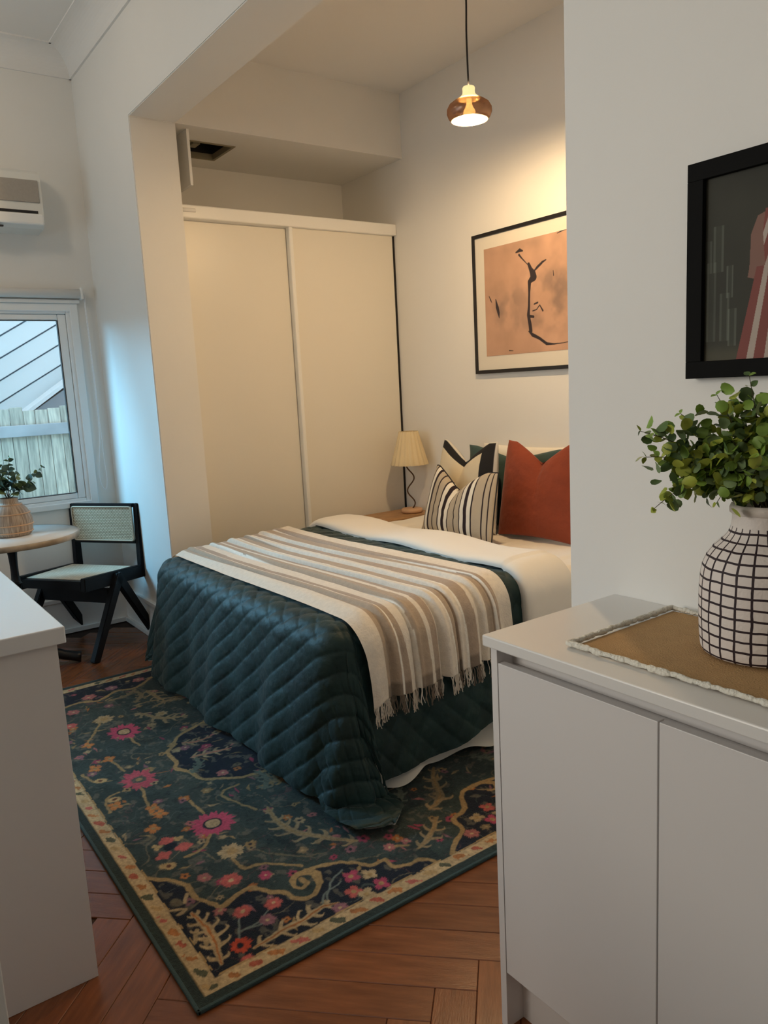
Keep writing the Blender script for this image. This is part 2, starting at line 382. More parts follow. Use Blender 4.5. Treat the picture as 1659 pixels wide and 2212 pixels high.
structure(box('ceiling', LX-.2, WX+.1, BY-.2, WY+.2, MCZ, MCZ+.15, M['ceiling']))
# window wall with opening
wx0, wx1, wz0, wz1 = -.85, 1.30, .80, 1.965
bm = bmesh.new()
add_box(bm, LX, wx0, WY, WY+.22, -.05, MCZ+.2); add_box(bm, wx1, WX+.02, WY, WY+.22, -.05, MCZ+.2)
add_box(bm, wx0, wx1, WY, WY+.22, -.05, wz0); add_box(bm, wx0, wx1, WY, WY+.22, wz1, MCZ+.2)
structure(bm_obj('wall_window', bm, M['wall']))
# soffit over the wardrobe with an open hatch in its underside
so = structure(empty('ceiling_soffit', (2.4, 4.4, BZ)))
bm = bmesh.new(); hx0, hx1, hy0, hy1 = 1.875, 2.13, 4.30, 4.58
add_box(bm, WX2-.005, AX, PY, hy0, BZ, ACZ+.02); add_box(bm, WX2-.005, AX, hy1, 4.78, BZ, ACZ+.02)
add_box(bm, WX2-.005, hx0, hy0, hy1, BZ, ACZ+.02); add_box(bm, hx1, AX, hy0, hy1, BZ, ACZ+.02)
bm_obj('plaster_body', bm, M['wall'], so)
bm = bmesh.new(); add_box(bm, hx0, hx1, hy0, hy1, ACZ-.02, ACZ); 
for a in ((hx0, hx0+.004, hy0, hy1), (hx1-.004, hx1, hy0, hy1), (hx0, hx1, hy0, hy0+.004), (hx0, hx1, hy1-.004, hy1)): add_box(bm, *a, BZ+.03, ACZ)
bm_obj('hatch_cavity', bm, M['dark'], so)
bm = bmesh.new()
for a in ((hx0-.012, hx0+.006, hy0-.012, hy1+.012), (hx1-.006, hx1+.012, hy0-.012, hy1+.012), (hx0, hx1, hy0-.012, hy0+.006), (hx0, hx1, hy1-.006, hy1+.012)): add_box(bm, *a, BZ-.004, BZ+.03, .002)
add_box(bm, 1.93, 1.975, 4.40, 4.48, BZ+.02, BZ+.10, .003)
bm_obj('hatch_frame', bm, M['timberin'], so)
# cornices
def cornice(name, prof, a, b, ax):
    """prof (d,z): distance from wall, height"""
    k = len(prof); vs = []
    for t in (a, b):
        for d, z in prof:
            vs.append((WX-d, t, z) if ax == 'y' else (t, WY-d, z))
    fs = [(i, i+1, k+i+1, k+i) for i in range(k-1)]+[tuple(range(k)), tuple(range(k, 2*k))[::-1]]
    me = bpy.data.meshes.new(name); me.from_pydata(vs, [], fs)
    bmx = bmesh.new(); bmx.from_mesh(me); bmesh.ops.recalc_face_normals(bmx, faces=bmx.faces); bmx.to_mesh(me); bmx.free()
    return structure(link(name, me, M['ceiling']))
R_ = .115; prof = [(0, MCZ-R_-.02), (.012, MCZ-R_-.02), (.012, MCZ-R_-.005)]
for i in range(0, 13):
    t = i/12*math.pi/2; prof.append((.012+R_*(1-math.cos(t)), MCZ-.008-R_*(1-math.sin(t))))
prof += [(.012+R_+.012, MCZ-.008), (.012+R_+.012, MCZ+.01), (0, MCZ+.01)]
cornice('trim_1', prof, BY, WY, 'y'); cornice('trim_2', prof, LX, WX, 'x')
# skirting
def skirting(name, segs):
    bm = bmesh.new()
    for s in segs: add_box(bm, *s, .003)
    return structure(bm_obj(name, bm, M['gloss']))
skirting('baseboard_window', [(LX, WX, WY-.018, WY, 0, .20), (LX, WX, WY-.026, WY, .20, .225), (LX, WX, WY-.034, WY, 0, .03)])
skirting('baseboard_right', [(WX-.018, WX, PY, WY, 0, .20), (WX-.026, WX, PY, WY, .20, .225), (WX-.034, WX, PY, WY, 0, .03)])

# ------------------------------------------------------------------ window
wn = structure(empty('window_1', (.22, WY, wz0)))
fx1 = 1.295
bm = bmesh.new()   # architrave
for a in ((wx0-.06, 1.335, wz1-.01, 2.0), (wx0-.06, 1.335, .775, .81)): add_box(bm, a[0]+.062, a[1]-.041, WY-.0165, WY+.01, a[2], a[3], .004)
add_box(bm, fx1-.005, 1.335, WY-.018, WY+.01, .775, 2.0, .004); add_box(bm, wx0-.06, wx0+.01, WY-.018, WY+.01, .775, 2.0, .004)
bm_obj('architrave', bm, M['frame_white'], wn)
bm = bmesh.new()
for x0, x1, z0, z1 in ((fx1-.028, fx1, .80, 1.965), (wx0, wx0+.03, .80, 1.965), (wx0+.031, fx1-.029, .80, .828), (wx0+.031, fx1-.029, 1.94, 1.965), (.20, .26, .829, 1.939)): add_box(bm, x0, x1, WY-.005, WY+.06, z0, z1, .004)
bm_obj('window_frame', bm, M['frame_white'], wn)
for sx0, sx1 in ((.26, fx1-.028), (wx0+.03, .20)):
    bm = bmesh.new()
    for x0, x1, z0, z1 in ((sx1-.048, sx1-.001, .829, 1.939), (sx0+.001, sx0+.048, .829, 1.939), (sx0+.049, sx1-.049, .829, .862), (sx0+.049, sx1-.049, 1.905, 1.939)): add_box(bm, x0, x1, WY+.002, WY+.05, z0, z1, .006)
    s = bm_obj('sash', bm, M['frame_white'], wn)
    bm = bmesh.new()
    for x0, x1, z0, z1 in ((sx1-.053, sx1-.049, .863, 1.904), (sx0+.049, sx0+.053, .863, 1.904), (sx0+.054, sx1-.054, .863, .866), (sx0+.054, sx1-.054, 1.901, 1.904)): add_box(bm, x0, x1, WY+.004, WY+.03, z0, z1)
    bm_obj('gasket', bm, M['black'], s)
    box('pane', sx0+.045, sx1-.045, WY+.024, WY+.028, .858, 1.91, M['pane'], wn)
# roller blind
rb = empty('roller_blind', (.25, WY-.03, 2.0), 'white roller blind rolled up above the window, with a looped cord', 'blind')
bm = bmesh.new(); add_tube(bm, [(-.75, WY-.035, 2.055), (1.355, WY-.035, 2.055)], .027, 20); bm_obj('fabric_roll', bm, M['blind'], rb, True)
box('bottom_rail', -.75, 1.35, WY-.028, WY-.014, 2.0, 2.022, M['gloss'], rb, .004)
box('bracket', 1.352, 1.366, WY-.068, WY, 2.02, 2.09, M['gloss'], rb, .004)
bm = bmesh.new(); pts = []
for i in range(60):
    t = i/59
    if t < .45: u = t/.45; pts.append((1.372+.018*u, WY-.04+.008*u, 2.05-u*.90))
    elif t < .62:
        u = (t-.45)/.17; a = math.pi*u; pts.append((1.393+.028*(1-math.cos(a))/2*1.0-.028*.5+.0, WY-.022, 1.15-.10*math.sin(a/2)-.18*math.sin(a)))
    else: u = (t-.62)/.38; pts.append((1.407-.022*u, WY-.03, 1.05+u*1.0))
loop = [(1.372, WY-.045, 2.05), (1.378, WY-.04, 1.7), (1.382, WY-.036, 1.35), (1.374, WY-.03, 1.15), (1.355, WY-.026, 1.0), (1.356, WY-.024, .92), (1.375, WY-.022, .87), (1.392, WY-.022, .885), (1.398, WY-.024, .95), (1.392, WY-.028, 1.05), (1.388, WY-.034, 1.25), (1.384, WY-.04, 1.6), (1.376, WY-.05, 2.05)]
def catmull(p, n=6):
    p = [Vector(q) for q in p]; out = []
    for i in range(len(p)-1):
        a, b, c, d = p[max(i-1, 0)], p[i], p[i+1], p[min(i+2, len(p)-1)]
        for k in range(n):
            t = k/n; out.append(.5*((2*b)+(c-a)*t+(2*a-5*b+4*c-d)*t*t+(3*b-a-3*c+d)*t**3))
    out.append(p[-1]); return out
add_tube(bm, catmull(loop), .0024, 6); bm_obj('pull_cord', bm, M['cord'], rb, True)

# outside: fence, neighbour
fe = empty('paling_fence', (.6, 6.6, 0), 'weathered grey timber paling fence outside the window', 'fence')
x = -1.6; zt = 1.38
while x < 2.6:
    w = random.uniform(.085, .10); h_ = zt+random.uniform(-.02, .02)+(x-1.1)*.03
    bm = bmesh.new(); add_box(bm, x, x+w-.004, 6.60+random.uniform(0, .008), 6.618+random.uniform(0, .006), .0, h_, .003, 1)
    bm_obj('paling', bm, M['paling'], fe); x += w
box('top_rail', -1.6, 2.6, 6.555, 6.60, 1.17, 1.26, M['rail'], fe, .004)
box('bottom_rail', -1.6, 2.6, 6.555, 6.60, .25, .34, M['rail'], fe, .004)
structure(box('floor_outside', -6, 8, WY+.22, 14, -.35, -.10, M['grass']))
nb = empty('neighbour_house', (1.0, 8.0, 0), 'pale blue house with raking cladding boards beyond the fence', 'house')
nn_ = Vector((1.336, 8, 1.36)); dr = Vector((.60, 0, .345)).normalized(); up_ = Vector((-dr.z, 0, dr.x))
o0 = Vector((1.40, 8.0, 1.28)); yy = Vector((0, 1, 0))
pitch = .165
for i in range(14):
    a = o0+up_*(i*pitch); b = a+dr*2.6; a2 = a-dr*2.6
    bm = bmesh.new(); dpt = .02
    add_hexa(bm, [a2+yy*0, b+yy*0, b+yy*.05, a2+yy*.05, a2+up_*(pitch-.014)+yy*.015, b+up_*(pitch-.014)+yy*.015, b+up_*(pitch-.014)+yy*.05, a2+up_*(pitch-.014)+yy*.05])
    bm_obj('cladding_board', bm, M['clad'], nb)
bm = bmesh.new(); a = o0-dr*2.6; b = o0+dr*2.6
add_hexa(bm, [a+yy*.05, b+yy*.05, b+yy*.12, a+yy*.12, a+up_*2.3+yy*.05, b+up_*2.3+yy*.05, b+up_*2.3+yy*.12, a+up_*2.3+yy*.12]); bm_obj('cladding_backing', bm, M['cladseam'], nb)
bm = bmesh.new(); a = o0-dr*2.6-up_*.04; b = o0+dr*2.6-up_*.04
add_hexa(bm, [a-yy*.03, b-yy*.03, b+yy*.1, a+yy*.1, a+up_*.035-yy*.03, b+up_*.035-yy*.03, b+up_*.035+yy*.1, a+up_*.035+yy*.1]); bm_obj('barge_board', bm, M['frame_white'], nb)
box('lower_wall', .2, 3.4, 8.3, 8.5, -.1, 2.6, M['cladshade'], nb)
g2 = empty('garden_shed', (2.2, 7.6, 0), 'grey gabled shed roof showing above the right end of the fence', 'shed')
bm = bmesh.new(); a = Vector((1.52, 7.6, 1.33)); b = Vector((2.3, 7.6, 1.86)); u2 = Vector((-.56, 0, .83))
add_hexa(bm, [a, b, b+yy*.3, a+yy*.3, a+u2*.03, b+u2*.03, b+u2*.03+yy*.3, a+u2*.03+yy*.3]); bm_obj('fascia', bm, M['frame_white'], g2)
bm = bmesh.new(); add_hexa(bm, [Vector((1.52, 7.62, -.1)), Vector((2.9, 7.62, -.1)), Vector((2.9, 7.85, -.1)), Vector((1.52, 7.85, -.1)), Vector((1.52, 7.62, 1.32)), Vector((2.9, 7.62, 2.2)), Vector((2.9, 7.85, 2.2)), Vector((1.52, 7.85, 1.32))]); bm_obj('shed_wall', bm, M['roofgrey'], g2)

# air conditioner
ac = empty('air_conditioner', (.68, 4.87, 2.40), 'white wall-mounted air conditioner high on the window wall', 'air conditioner')
ax0, ax1, ay0, ay1 = .25, 1.168, 4.785, WY
bm = bmesh.new(); pr_ = [(ay1, 2.385), (ay0+.05, 2.395), (ay0+.012, 2.41), (ay0, 2.44), (ay0, 2.64), (ay0+.015, 2.685), (ay0+.06, 2.71), (ay1, 2.715)]
a_ = [bm.verts.new((ax0, y, z)) for y, z in pr_]; b_ = [bm.verts.new((ax1, y, z)) for y, z in pr_]
for i in range(len(pr_)-1): bm.faces.new((a_[i], b_[i], b_[i+1], a_[i+1]))
bm.faces.new(a_[::-1]); bm.faces.new(b_); bmesh.ops.recalc_face_normals(bm, faces=bm.faces)
bm_obj('housing', bm, M['acwhite'], ac)
box('front_panel', ax0+.01, ax1-.015, ay0-.008, ay0+.01, 2.525, 2.645, M['acgrey'], ac, .004)
box('outlet_slot', ax0+.01, ax1-.03, ay0-.003, ay0+.01, 2.468, 2.482, M['black'], ac)
box('flap', ax0+.01, .91, ay0-.014, ay0+.01, 2.405, 2.466, M['gloss'], ac, .01)
box('flap', .918, ax1-.004, ay0-.014, ay0+.01, 2.405, 2.466, M['gloss'], ac, .01)
box('logo_strip', .86, .95, ay0-.003, ay0+.02, 2.388, 2.396, M['black'], ac)

# ------------------------------------------------------------------ wardrobe
wr = empty('wardrobe', (2.43, 4.45, 0), 'built-in wardrobe with two cream sliding doors, open shelf space above', 'wardrobe')
def sdoor(x0, x1, y0):
    d = box('sliding_door', x0, x1, y0, y0+.025, .03, 2.375, M['door'], wr, .003); return d
sdoor(1.70, 2.40, 4.215); d2 = sdoor(2.40, 3.160, 4.185)
bm = bmesh.new(); add_box(bm, 2.385, 2.412, 4.168, 4.212, .03, 2.378, .008); bm_obj('door_stile', bm, M['gloss'], d2)
box('door_stile', 1.70, 1.712, 4.205, 4.24, .03, 2.378, M['gloss'], wr, .003)
box('top_rail', 1.697, 3.173, 4.155, 4.26, 2.372, 2.442, M['gloss'], wr, .006)
bm = bmesh.new(); add_tube(bm, [(1.70, 4.150, 2.412), (1.80, 4.150, 2.412)], .010, 10); bm_obj('rail_cap', bm, M['gloss'], wr, True)
box('top_board', 1.70, 3.173, 4.26, 4.768, 2.42, 2.442, M['door'], wr)
box('floor_track', 1.70, 3.173, 4.17, 4.25, 0, .028, M['gloss'], wr)
box('gap_shade_strip', 3.1605, 3.1745, 4.184, 4.23, .03, 2.371, M['dark'], wr)  # solid dark strip painted in for the shade of the door gap
fp = empty('hatch_flap', (1.775, 4.3, 2.5), 'white flap board hanging upright beside the open ceiling hatch', 'hatch flap')
box('board', 1.774, 1.790, 4.12, 4.60, 2.535, BZ, M['gloss'], fp, .002)

# ------------------------------------------------------------------ bed
bX0, bX1, bY0, bY1 = 1.36, 3.12, 2.22, 3.74
bed = empty('bed', (2.2, 2.98, .013), 'double bed with white mattress standing head to the alcove wall', 'bed')
bm = bmesh.new(); add_box(bm, 1.33, 3.15, 2.19, 3.77, .10, .34, .02, 3); bm_obj('bed_base', bm, M['greybase'], bed, True)
for lx in (1.42, 3.05):
    for ly in (2.28, 3.68): box('leg', lx-.03, lx+.03, ly-.03, ly+.03, .013, .10, M['black'], bed)
bm = bmesh.new(); add_box(bm, 1.30, 3.165, 2.14, 3.80, .34, .588, .045, 4); bm_obj('mattress', bm, M['mattress'], bed, True)

def drape(A, B, zt, rc, flare, warp=1.0, X0=bX0, Y0=bY0, Y1=bY1, zf=.035, wave=.0, wk=9., cornerflare=0., ph=0., tz=None, endl=None):
    oa = np.maximum(0, X0-A); ob = np.maximum(0, Y0-B); oc = np.maximum(0, B-Y1)
    obc = ob+oc; sgn = np.where(oc > 0, 1., -1.)
    o = np.hypot(oa, obc); phi = np.arctan2(oa, obc+1e-9)/(math.pi/2)
    # corner direction may be pulled towards one side
    ph2 = np.where(oc > 0, phi, phi**warp)*(math.pi/2)-(np.where(oc > 0, 0, .30*np.sin(math.pi*np.clip(phi/.62, 0, 1))*sstep(.35, .7, o)) if warp > 1 else 0)
    dx = -np.sin(ph2); dy = sgn*np.cos(ph2)
    lim = rc*math.pi/2; th = np.minimum(o, lim)/rc
    fl_ = flare+cornerflare*np.sin(2*np.clip(phi, 0, 1)*math.pi/2)
    rest = np.maximum(0, o-lim)
    r = rc*np.sin(th)+rest*np.sin(fl_); d = rc*(1-np.cos(th))+rest*np.cos(fl_)
    if wave:
        arc = np.where(oa > obc, B, A); r = r+wave*sstep(.05, .5, o)*(np.sin(arc*wk+ph)+.5*np.sin(arc*wk*2.3+1.3+ph))
    z = zt-d if tz is None else tz-d
    ex = np.maximum(0, zf-z); r = r+ex*.95; z = np.maximum(z, zf)
    return np.stack([np.clip(A, X0, None)+dx*r, np.clip(B, Y0, Y1)+dy*r, z], -1)

# green quilt
a = np.linspace(.72, 2.22, 300); b = np.linspace(bY0-.60, bY1+.47, 500)
A, B = np.meshgrid(a, b, indexing='ij')
ztop = .612+.035*sstep(1.5, 2.2, A)
def soften(A, B, lim=.74):
    oa = np.maximum(0, bX0-A); ob = np.maximum(0, bY0-B); o = np.hypot(oa, ob); k = np.where(o > lim, (lim+(o-lim)*.30)/np.maximum(o, 1e-6), 1)
    k = np.where(np.minimum(oa, ob) > 0, k, 1)
    oc = np.maximum(0, B-bY1); o2 = np.hypot(oa, oc); k2 = np.where((o2 > .55) & (oc > 0) & (oa > 0), (.55+(o2-.55)*.25)/np.maximum(o2, 1e-6), 1)
    A = np.where((oa > 0) & (oc > 0), bX0-oa*k2, A); B = np.where((oa > 0) & (oc > 0), bY1+oc*k2, B); k = np.where(oc > 0, k2, k)
    return np.where(oa > 0, bX0-oa*k, A), np.where(ob > 0, bY0-ob*k, B)
Aq, Bq = soften(A, B)
Pq = drape(Aq, Bq, None, .10, .17, warp=2.3, wave=.016, wk=11, cornerflare=.06, tz=ztop)
lift = .05*np.clip((Y:=(bY0-B))-.35, 0, None)/.25*sstep(1.6, 2.0, A)    # near-side hem rides up towards the head
Pq[..., 2] += lift
Pq[..., 2] += .008*(vnoise(A*6, B*6, 3, 2)-.5)*sstep(.15, .6, Pq[..., 2])
N = grid_normals(Pq)
if N[220, 250, 2] < 0: N = -N
u = (B+A*1.3)/.118; v = (B-A*1.3)/.118
su = np.abs(np.sin(np.pi*u)); sv = np.abs(np.sin(np.pi*v))
foot = sstep(0, .25, bX0-A)
cor = sstep(.0, .2, bY0+.05-B)
h_ = (.0065+.0035*foot)*su**.36+(.0055-.0030*foot*(1-cor))*sv**.36-.009
wr_ = .0028*(vnoise(u*3.1, v*.9, 11, 3)-.5)+.002*(vnoise(A*40, B*40, 5, 2)-.5)
Pq2 = Pq+N*(h_+wr_+.004)[..., None]; Pq2[..., 2] = np.maximum(Pq2[..., 2], .026)
qt = grid_mesh('quilt', Pq2, M['quilt']); tag(qt, 'dark green diamond-stitched velvet quilt draped over the foot of the bed', 'quilt')
if qt.data.polygons[1000].normal.z < 0 and False: pass
a2 = np.linspace(.77, 2.22, 110); b2 = np.linspace(bY0-.585, bY1+.455, 190); A2, B2 = np.meshgrid(a2, b2, indexing='ij')
A2s, B2s = soften(A2, B2)
Pb = drape(A2s, B2s, None, .092, .165, warp=2.3, wave=.016, wk=11, cornerflare=.06, tz=.600+.035*sstep(1.5, 2.2, A2), zf=.024)
Pb[..., 2] += .05*np.clip(bY0-B2-.35, 0, None)/.25*sstep(1.6, 2.0, A2)
bk = grid_mesh('backing', Pb, M['backing'], qt); bk['label'] = 'off-white quilt backing showing at the hem'
# loose white lining peeking out below the near hem
a3 = np.linspace(1.42, 2.6, 90); d3 = np.linspace(0, 1, 14); A3, D3 = np.meshgrid(a3, d3, indexing='ij')
yo = 2.165; Pl = np.stack([A3, yo-.02*D3-.075*sstep(.80, 1, D3)*(.55+.75*np.sin(A3*8-1.2)**2)-.012*np.sin(A3*22)*D3, .36-(.345-.01)*D3+.03*sstep(.8, 1, D3)*np.sin(A3*13)**2], -1)
Pl[..., 2] = np.maximum(Pl[..., 2], .022)
vl = grid_mesh('valance', Pl, M['backing'], bed); vl['label'] = 'off-white bed skirt at the near side'

# white duvet folded back
a = np.linspace(0, 1, 60); b = np.linspace(bY0-.42, bY1+.30, 200); S, B = np.meshgrid(a, b, indexing='ij')
x0f, x1f = 2.165, 2.45; th_ = .040
ang = S*2*math.pi
cs, sn = np.cos(ang), np.sin(ang)
hx = (x1f-x0f)/2; xm = (x0f+x1f)/2
xe = xm-hx*np.sign(cs)*np.abs(cs)**.6; ze = th_*np.sign(sn)*np.abs(sn)**.7
xe = xe+.006*np.sin(B*5)+.02*sstep(3.0, 3.9, B)-.015*sstep(0, .3, bY0-B)
ob = np.maximum(0, bY0-B)+np.maximum(0, B-bY1); sg = np.where(B > bY1, 1., -1.)
rc = .12; lim = rc*math.pi/2; thh = np.minimum(ob, lim)/rc; rest = np.maximum(0, ob-lim)
yc = np.clip(B, bY0, bY1)+sg*((rc+ze)*np.sin(thh)+rest*.10); zc = .652-rc+(rc+ze)*np.cos(thh)-rest+np.where(ob <= 0, .008*np.sin(B*9+S*3), 0)
endp = np.minimum((B-b[0]), (b[-1]-B)); pinch = np.sqrt(np.clip(endp/.05, 0, 1))
zc = np.where(True, zc, zc)
dv = grid_mesh('duvet', np.stack([xe, yc, zc], -1), M['duvet']); tag(dv, 'white duvet folded back across the bed beside the cushions', 'duvet')
# white sheet top between fold and cushions
a = np.linspace(2.36, 3.16, 70); b = np.linspace(bY0-.16, bY1+.16, 150); A, B = np.meshgrid(a, b, indexing='ij')
Ps = drape(A, B, .603, .075, .05, X0=1.0); Ps[..., 2] += .010*(vnoise(A*5, B*11, 8, 3)-.5)*(B > bY0)*2
sh = grid_mesh('sheet', Ps, M['duvet']); tag(sh, 'creased white sheet under the cushions at the head of the bed', 'sheet')

# striped throw
seq = [(.10, 0), (.075, 1), (.012, 2), (.05, 3), (.09, 0), (.012, 2), (.075, 1), (.025, 0), (.04, 3), (.10, 0), (.012, 2), (.07, 1), (.05, 0), (.012, 2), (.06, 3), (.085, 0), (.07, 1), (.012, 2), (.045, 3), (.10, 0)]
pal = np.array([(.80, .73, .63), (.46, .365, .275), (.90, .86, .78), (.43, .34, .265)])
tot = sum(s for s, _ in seq); edges = np.cumsum([0]+[s for s, _ in seq])/tot
T0, T1 = 1.375, 2.045; hang = .345
t = np.linspace(0, 1, 260); b = np.linspace(bY0-hang, bY1+.07, 300); T, B = np.meshgrid(t, b, indexing='ij')
gather = .018*np.sin(B*3+.5)
far = sstep(2.2, 3.8, B)
A = T0+gather*.6+(T1-T0-.03*np.cos(B*2))*(T+.012*np.sin(T*20+B*2.2))-.012*far+.03*sstep(0, .35, bY0-B)*(.5-T)
Pt = drape(A, B, None, .115, .07, X0=1.0, wave=0, tz=.632+.035*sstep(1.5, 2.2, A)-.025*sstep(1.43, 1.36, A))
near = sstep(0, .3, bY0-B)
pleat = np.zeros_like(T)
for c, w_, am in ((.115, .012, .010), (.30, .010, .014), (.455, .012, .016), (.60, .010, .010), (.74, .012, .013), (.86, .010, .008)):
    cc = c+.012*np.sin(B*3+c*20)
    pleat += -am*np.exp(-((T-cc)/w_)**2)+am*.6*np.exp(-((T-cc-.025)/(w_*1.8))**2)
Nn = grid_normals(Pt); 
if Nn[130, 200, 2] < 0: Nn = -Nn
Pt = Pt+Nn*(pleat*(1+.8*near)+.010*near*np.sin(T*38)+.016+.022*near+.004*(vnoise(T*30, B*7, 21, 2)-.5))[..., None]
Tw = T+.004*(vnoise(B*8, T*0+.5, 9, 2)-.5)
ci = np.clip(np.searchsorted(edges, Tw.ravel())-1, 0, len(seq)-1); col = pal[np.array([k for _, k in seq])][ci].reshape(T.shape+(3,))
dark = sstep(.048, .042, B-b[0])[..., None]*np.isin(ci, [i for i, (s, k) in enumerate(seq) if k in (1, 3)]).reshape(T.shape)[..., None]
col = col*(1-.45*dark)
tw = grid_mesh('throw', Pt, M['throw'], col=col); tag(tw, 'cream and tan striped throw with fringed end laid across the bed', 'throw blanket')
# fringe
vs, fs, cs_ = [], [], []
for i in range(230):
    ti = RNG.rand(); gi = int(ti*259); p = Pt[gi, 0]; c_ = col[gi, 0]
    L_ = RNG.uniform(.045, .075); sx = RNG.uniform(-.012, .012); w_ = RNG.uniform(.0012, .0022); k0 = len(vs)
    for s in range(5):
        q = s/4; zz = p[2]+.004-L_*q; xx = p[0]+sx*q+.003*math.sin(q*6+i); yy_ = p[1]-.004-.006*q+RNG.uniform(-.001, .001)
        vs += [(xx-w_, yy_, zz), (xx+w_, yy_, zz), (xx, yy_-w_*1.4, zz)]
    for s in range(4):
        for e in range(3): fs.append((k0+s*3+e, k0+s*3+(e+1) % 3, k0+s*3+3+(e+1) % 3, k0+s*3+3+e))
    cs_ += [c_]*15
me = bpy.data.meshes.new('fringe'); me.from_pydata(vs, [], fs)
ca = me.color_attributes.new('Col', 'FLOAT_COLOR', 'POINT'); cc = np.ones((len(vs), 4), np.float32); cc[:, :3] = np.array(cs_)*.9; ca.data.foreach_set('color', cc.reshape(-1))
fr = link('fringe', me, M['throw'], tw); fr['kind'] = 'stuff'

# ------------------------------------------------------------------ cushions
def cushion(name, center, yaw, lean, w, h, thick, m_, colf=None, chop=0., chopx=0., res=(120, 120), ear=.06, roll=0., label=None, cat='cushion', piping=None, sag=0.):
    """upright cushion; face towards -X (yaw 0). center = middle of bottom edge."""
    root = empty(name, center, label, cat, 'cushions in front on the bed' if cat == 'cushion' else 'pillows at the head of the bed')
    nu, nv = res
    U, V = np.meshgrid(np.linspace(-1, 1, nu), np.linspace(-1, 1, nv), indexing='ij')
    base = np.clip((1-np.abs(U)**2.6)*(1-np.abs(V)**2.6), 0, 1)**.5
    topw = ((V+1)/2)**1.6; prof_ = np.clip(1-np.abs(U-chopx)/.82, 0, 1)
    dentz = chop*h*topw*(prof_**1.15)
    pin = 1-.45*np.exp(-((U-chopx)/.30)**2)*((V+1)/2)**2*(1 if chop else 0)
    edge = 1-ear*(1-np.abs(V)**2)*1.0; edgev = 1-ear*(1-np.abs(U)**2)
    out = []
    R = Matrix.Rotation(yaw, 3, 'Z') @ Matrix.Rotation(lean, 3, 'Y') @ Matrix.Rotation(roll, 3, 'X')
    Rn = np.array(R)
    meshes = []
    for side in (-1, 1):
        t_ = thick/2*base*pin
        X = side*t_
        crease = .010*np.exp(-((U-chopx)/.09)**2)*((V+1)/2)**2*(1 if chop else 0)
        X = X-side*crease
        X = X+side*.010*base*(vnoise(U*2+3, V*2.5+3, 31, 3)-.5)
        Yy = -U*w/2*edge*(1-(.15 if chop > .15 else 0)*((V+1)/2)**2.2); Z = h/2*(V*edgev+1)-dentz-sag*h*.5*0
        Pp = np.stack([X, Yy, Z], -1) @ Rn.T+np.array(center)
        c_ = colf(U, V) if colf is not None else None
        o = grid_mesh('front' if side < 0 else 'back', Pp, m_, root, col=c_, flip=(side > 0))
        meshes.append((o, Pp))
    if piping is not None:
        Pp = meshes[0][1]; loop_ = [Pp[i, 0] for i in range(0, nu, 3)]+[Pp[-1, j] for j in range(0, nv, 3)]+[Pp[i, -1] for i in range(nu-1, -1, -3)]+[Pp[0, j] for j in range(nv-1, -1, -3)]
        bm = bmesh.new(); add_tube(bm, loop_+[loop_[0]], .0035, 6, False); bm_obj('piping', bm, piping, root, True)
    return root
def stripes(U, V):
    sq = [(.05, 1), (.02, 0), (.05, 2), (.035, 0), (.07, 1), (.015, 0), (.03, 1), (.05, 1), (.015, 0), (.05, 2), (.045, 0), (.05, 2), (.015, 0), (.09, 1), (.015, 0), (.07, 1), (.015, 0), (.05, 2), (.045, 0), (.05, 2), (.015, 0), (.11, 1), (.015, 0), (.04, 1), (.012, 0), (.03, 1)]
    e = np.cumsum([0]+[s for s, _ in sq]); e = e/e[-1]; pl_ = np.array([(.020, .008, .010), (.47, .39, .285), (.80, .74, .62)])
    ci = np.clip(np.searchsorted(e, ((U+1)/2).ravel())-1, 0, len(sq)-1)
    return pl_[np.array([k for _, k in sq])][ci].reshape(U.shape+(3,))
def bandcol(U, V):
    c_ = np.empty(U.shape+(3,)); c_[:] = (.70, .61, .44)
    c_[(U > .64)] = (.010, .009, .010); c_[(V > .80) & (U < .64)] = (.010, .009, .010)
    c_[(np.abs(U-.985) < .02) | (V > .975)] = (.62, .60, .55)
    return c_
def lean_c(deg): return math.radians(deg)
cushion('pillow', (3.075, 2.98, .605), 0, lean_c(6), .72, .455, .12, M['whitep'], label='white pillow propped against the wall behind the other cushions', cat='pillow', res=(60, 60))
cushion('pillow', (2.955, 2.97, .605), 0, lean_c(7), .74, .455, .11, M['greenp'], label='dark green pillow standing behind the rust and the black-banded cushions', cat='pillow', res=(60, 60), chop=.12)
cushion('cushion', (2.825, 3.21, .609), math.radians(-5), lean_c(8), .57, .49, .13, M['painted'], colf=bandcol, chop=.22, chopx=-.05, res=(150, 150), label='cream cushion with black bands along its top and right side')
cushion('cushion', (2.835, 2.675, .609), math.radians(3), lean_c(7), .51, .50, .13, M['rust'], chop=.20, chopx=.08, res=(110, 110), label='rust orange linen cushion with a dented top')
cushion('cushion', (2.60, 3.03, .609), math.radians(-9), lean_c(14), .68, .37, .12, M['painted'], colf=stripes, chop=.30, chopx=-.10, res=(300, 60), label='black, tan and white striped lumbar cushion at the front', piping=M['blackpipe'])

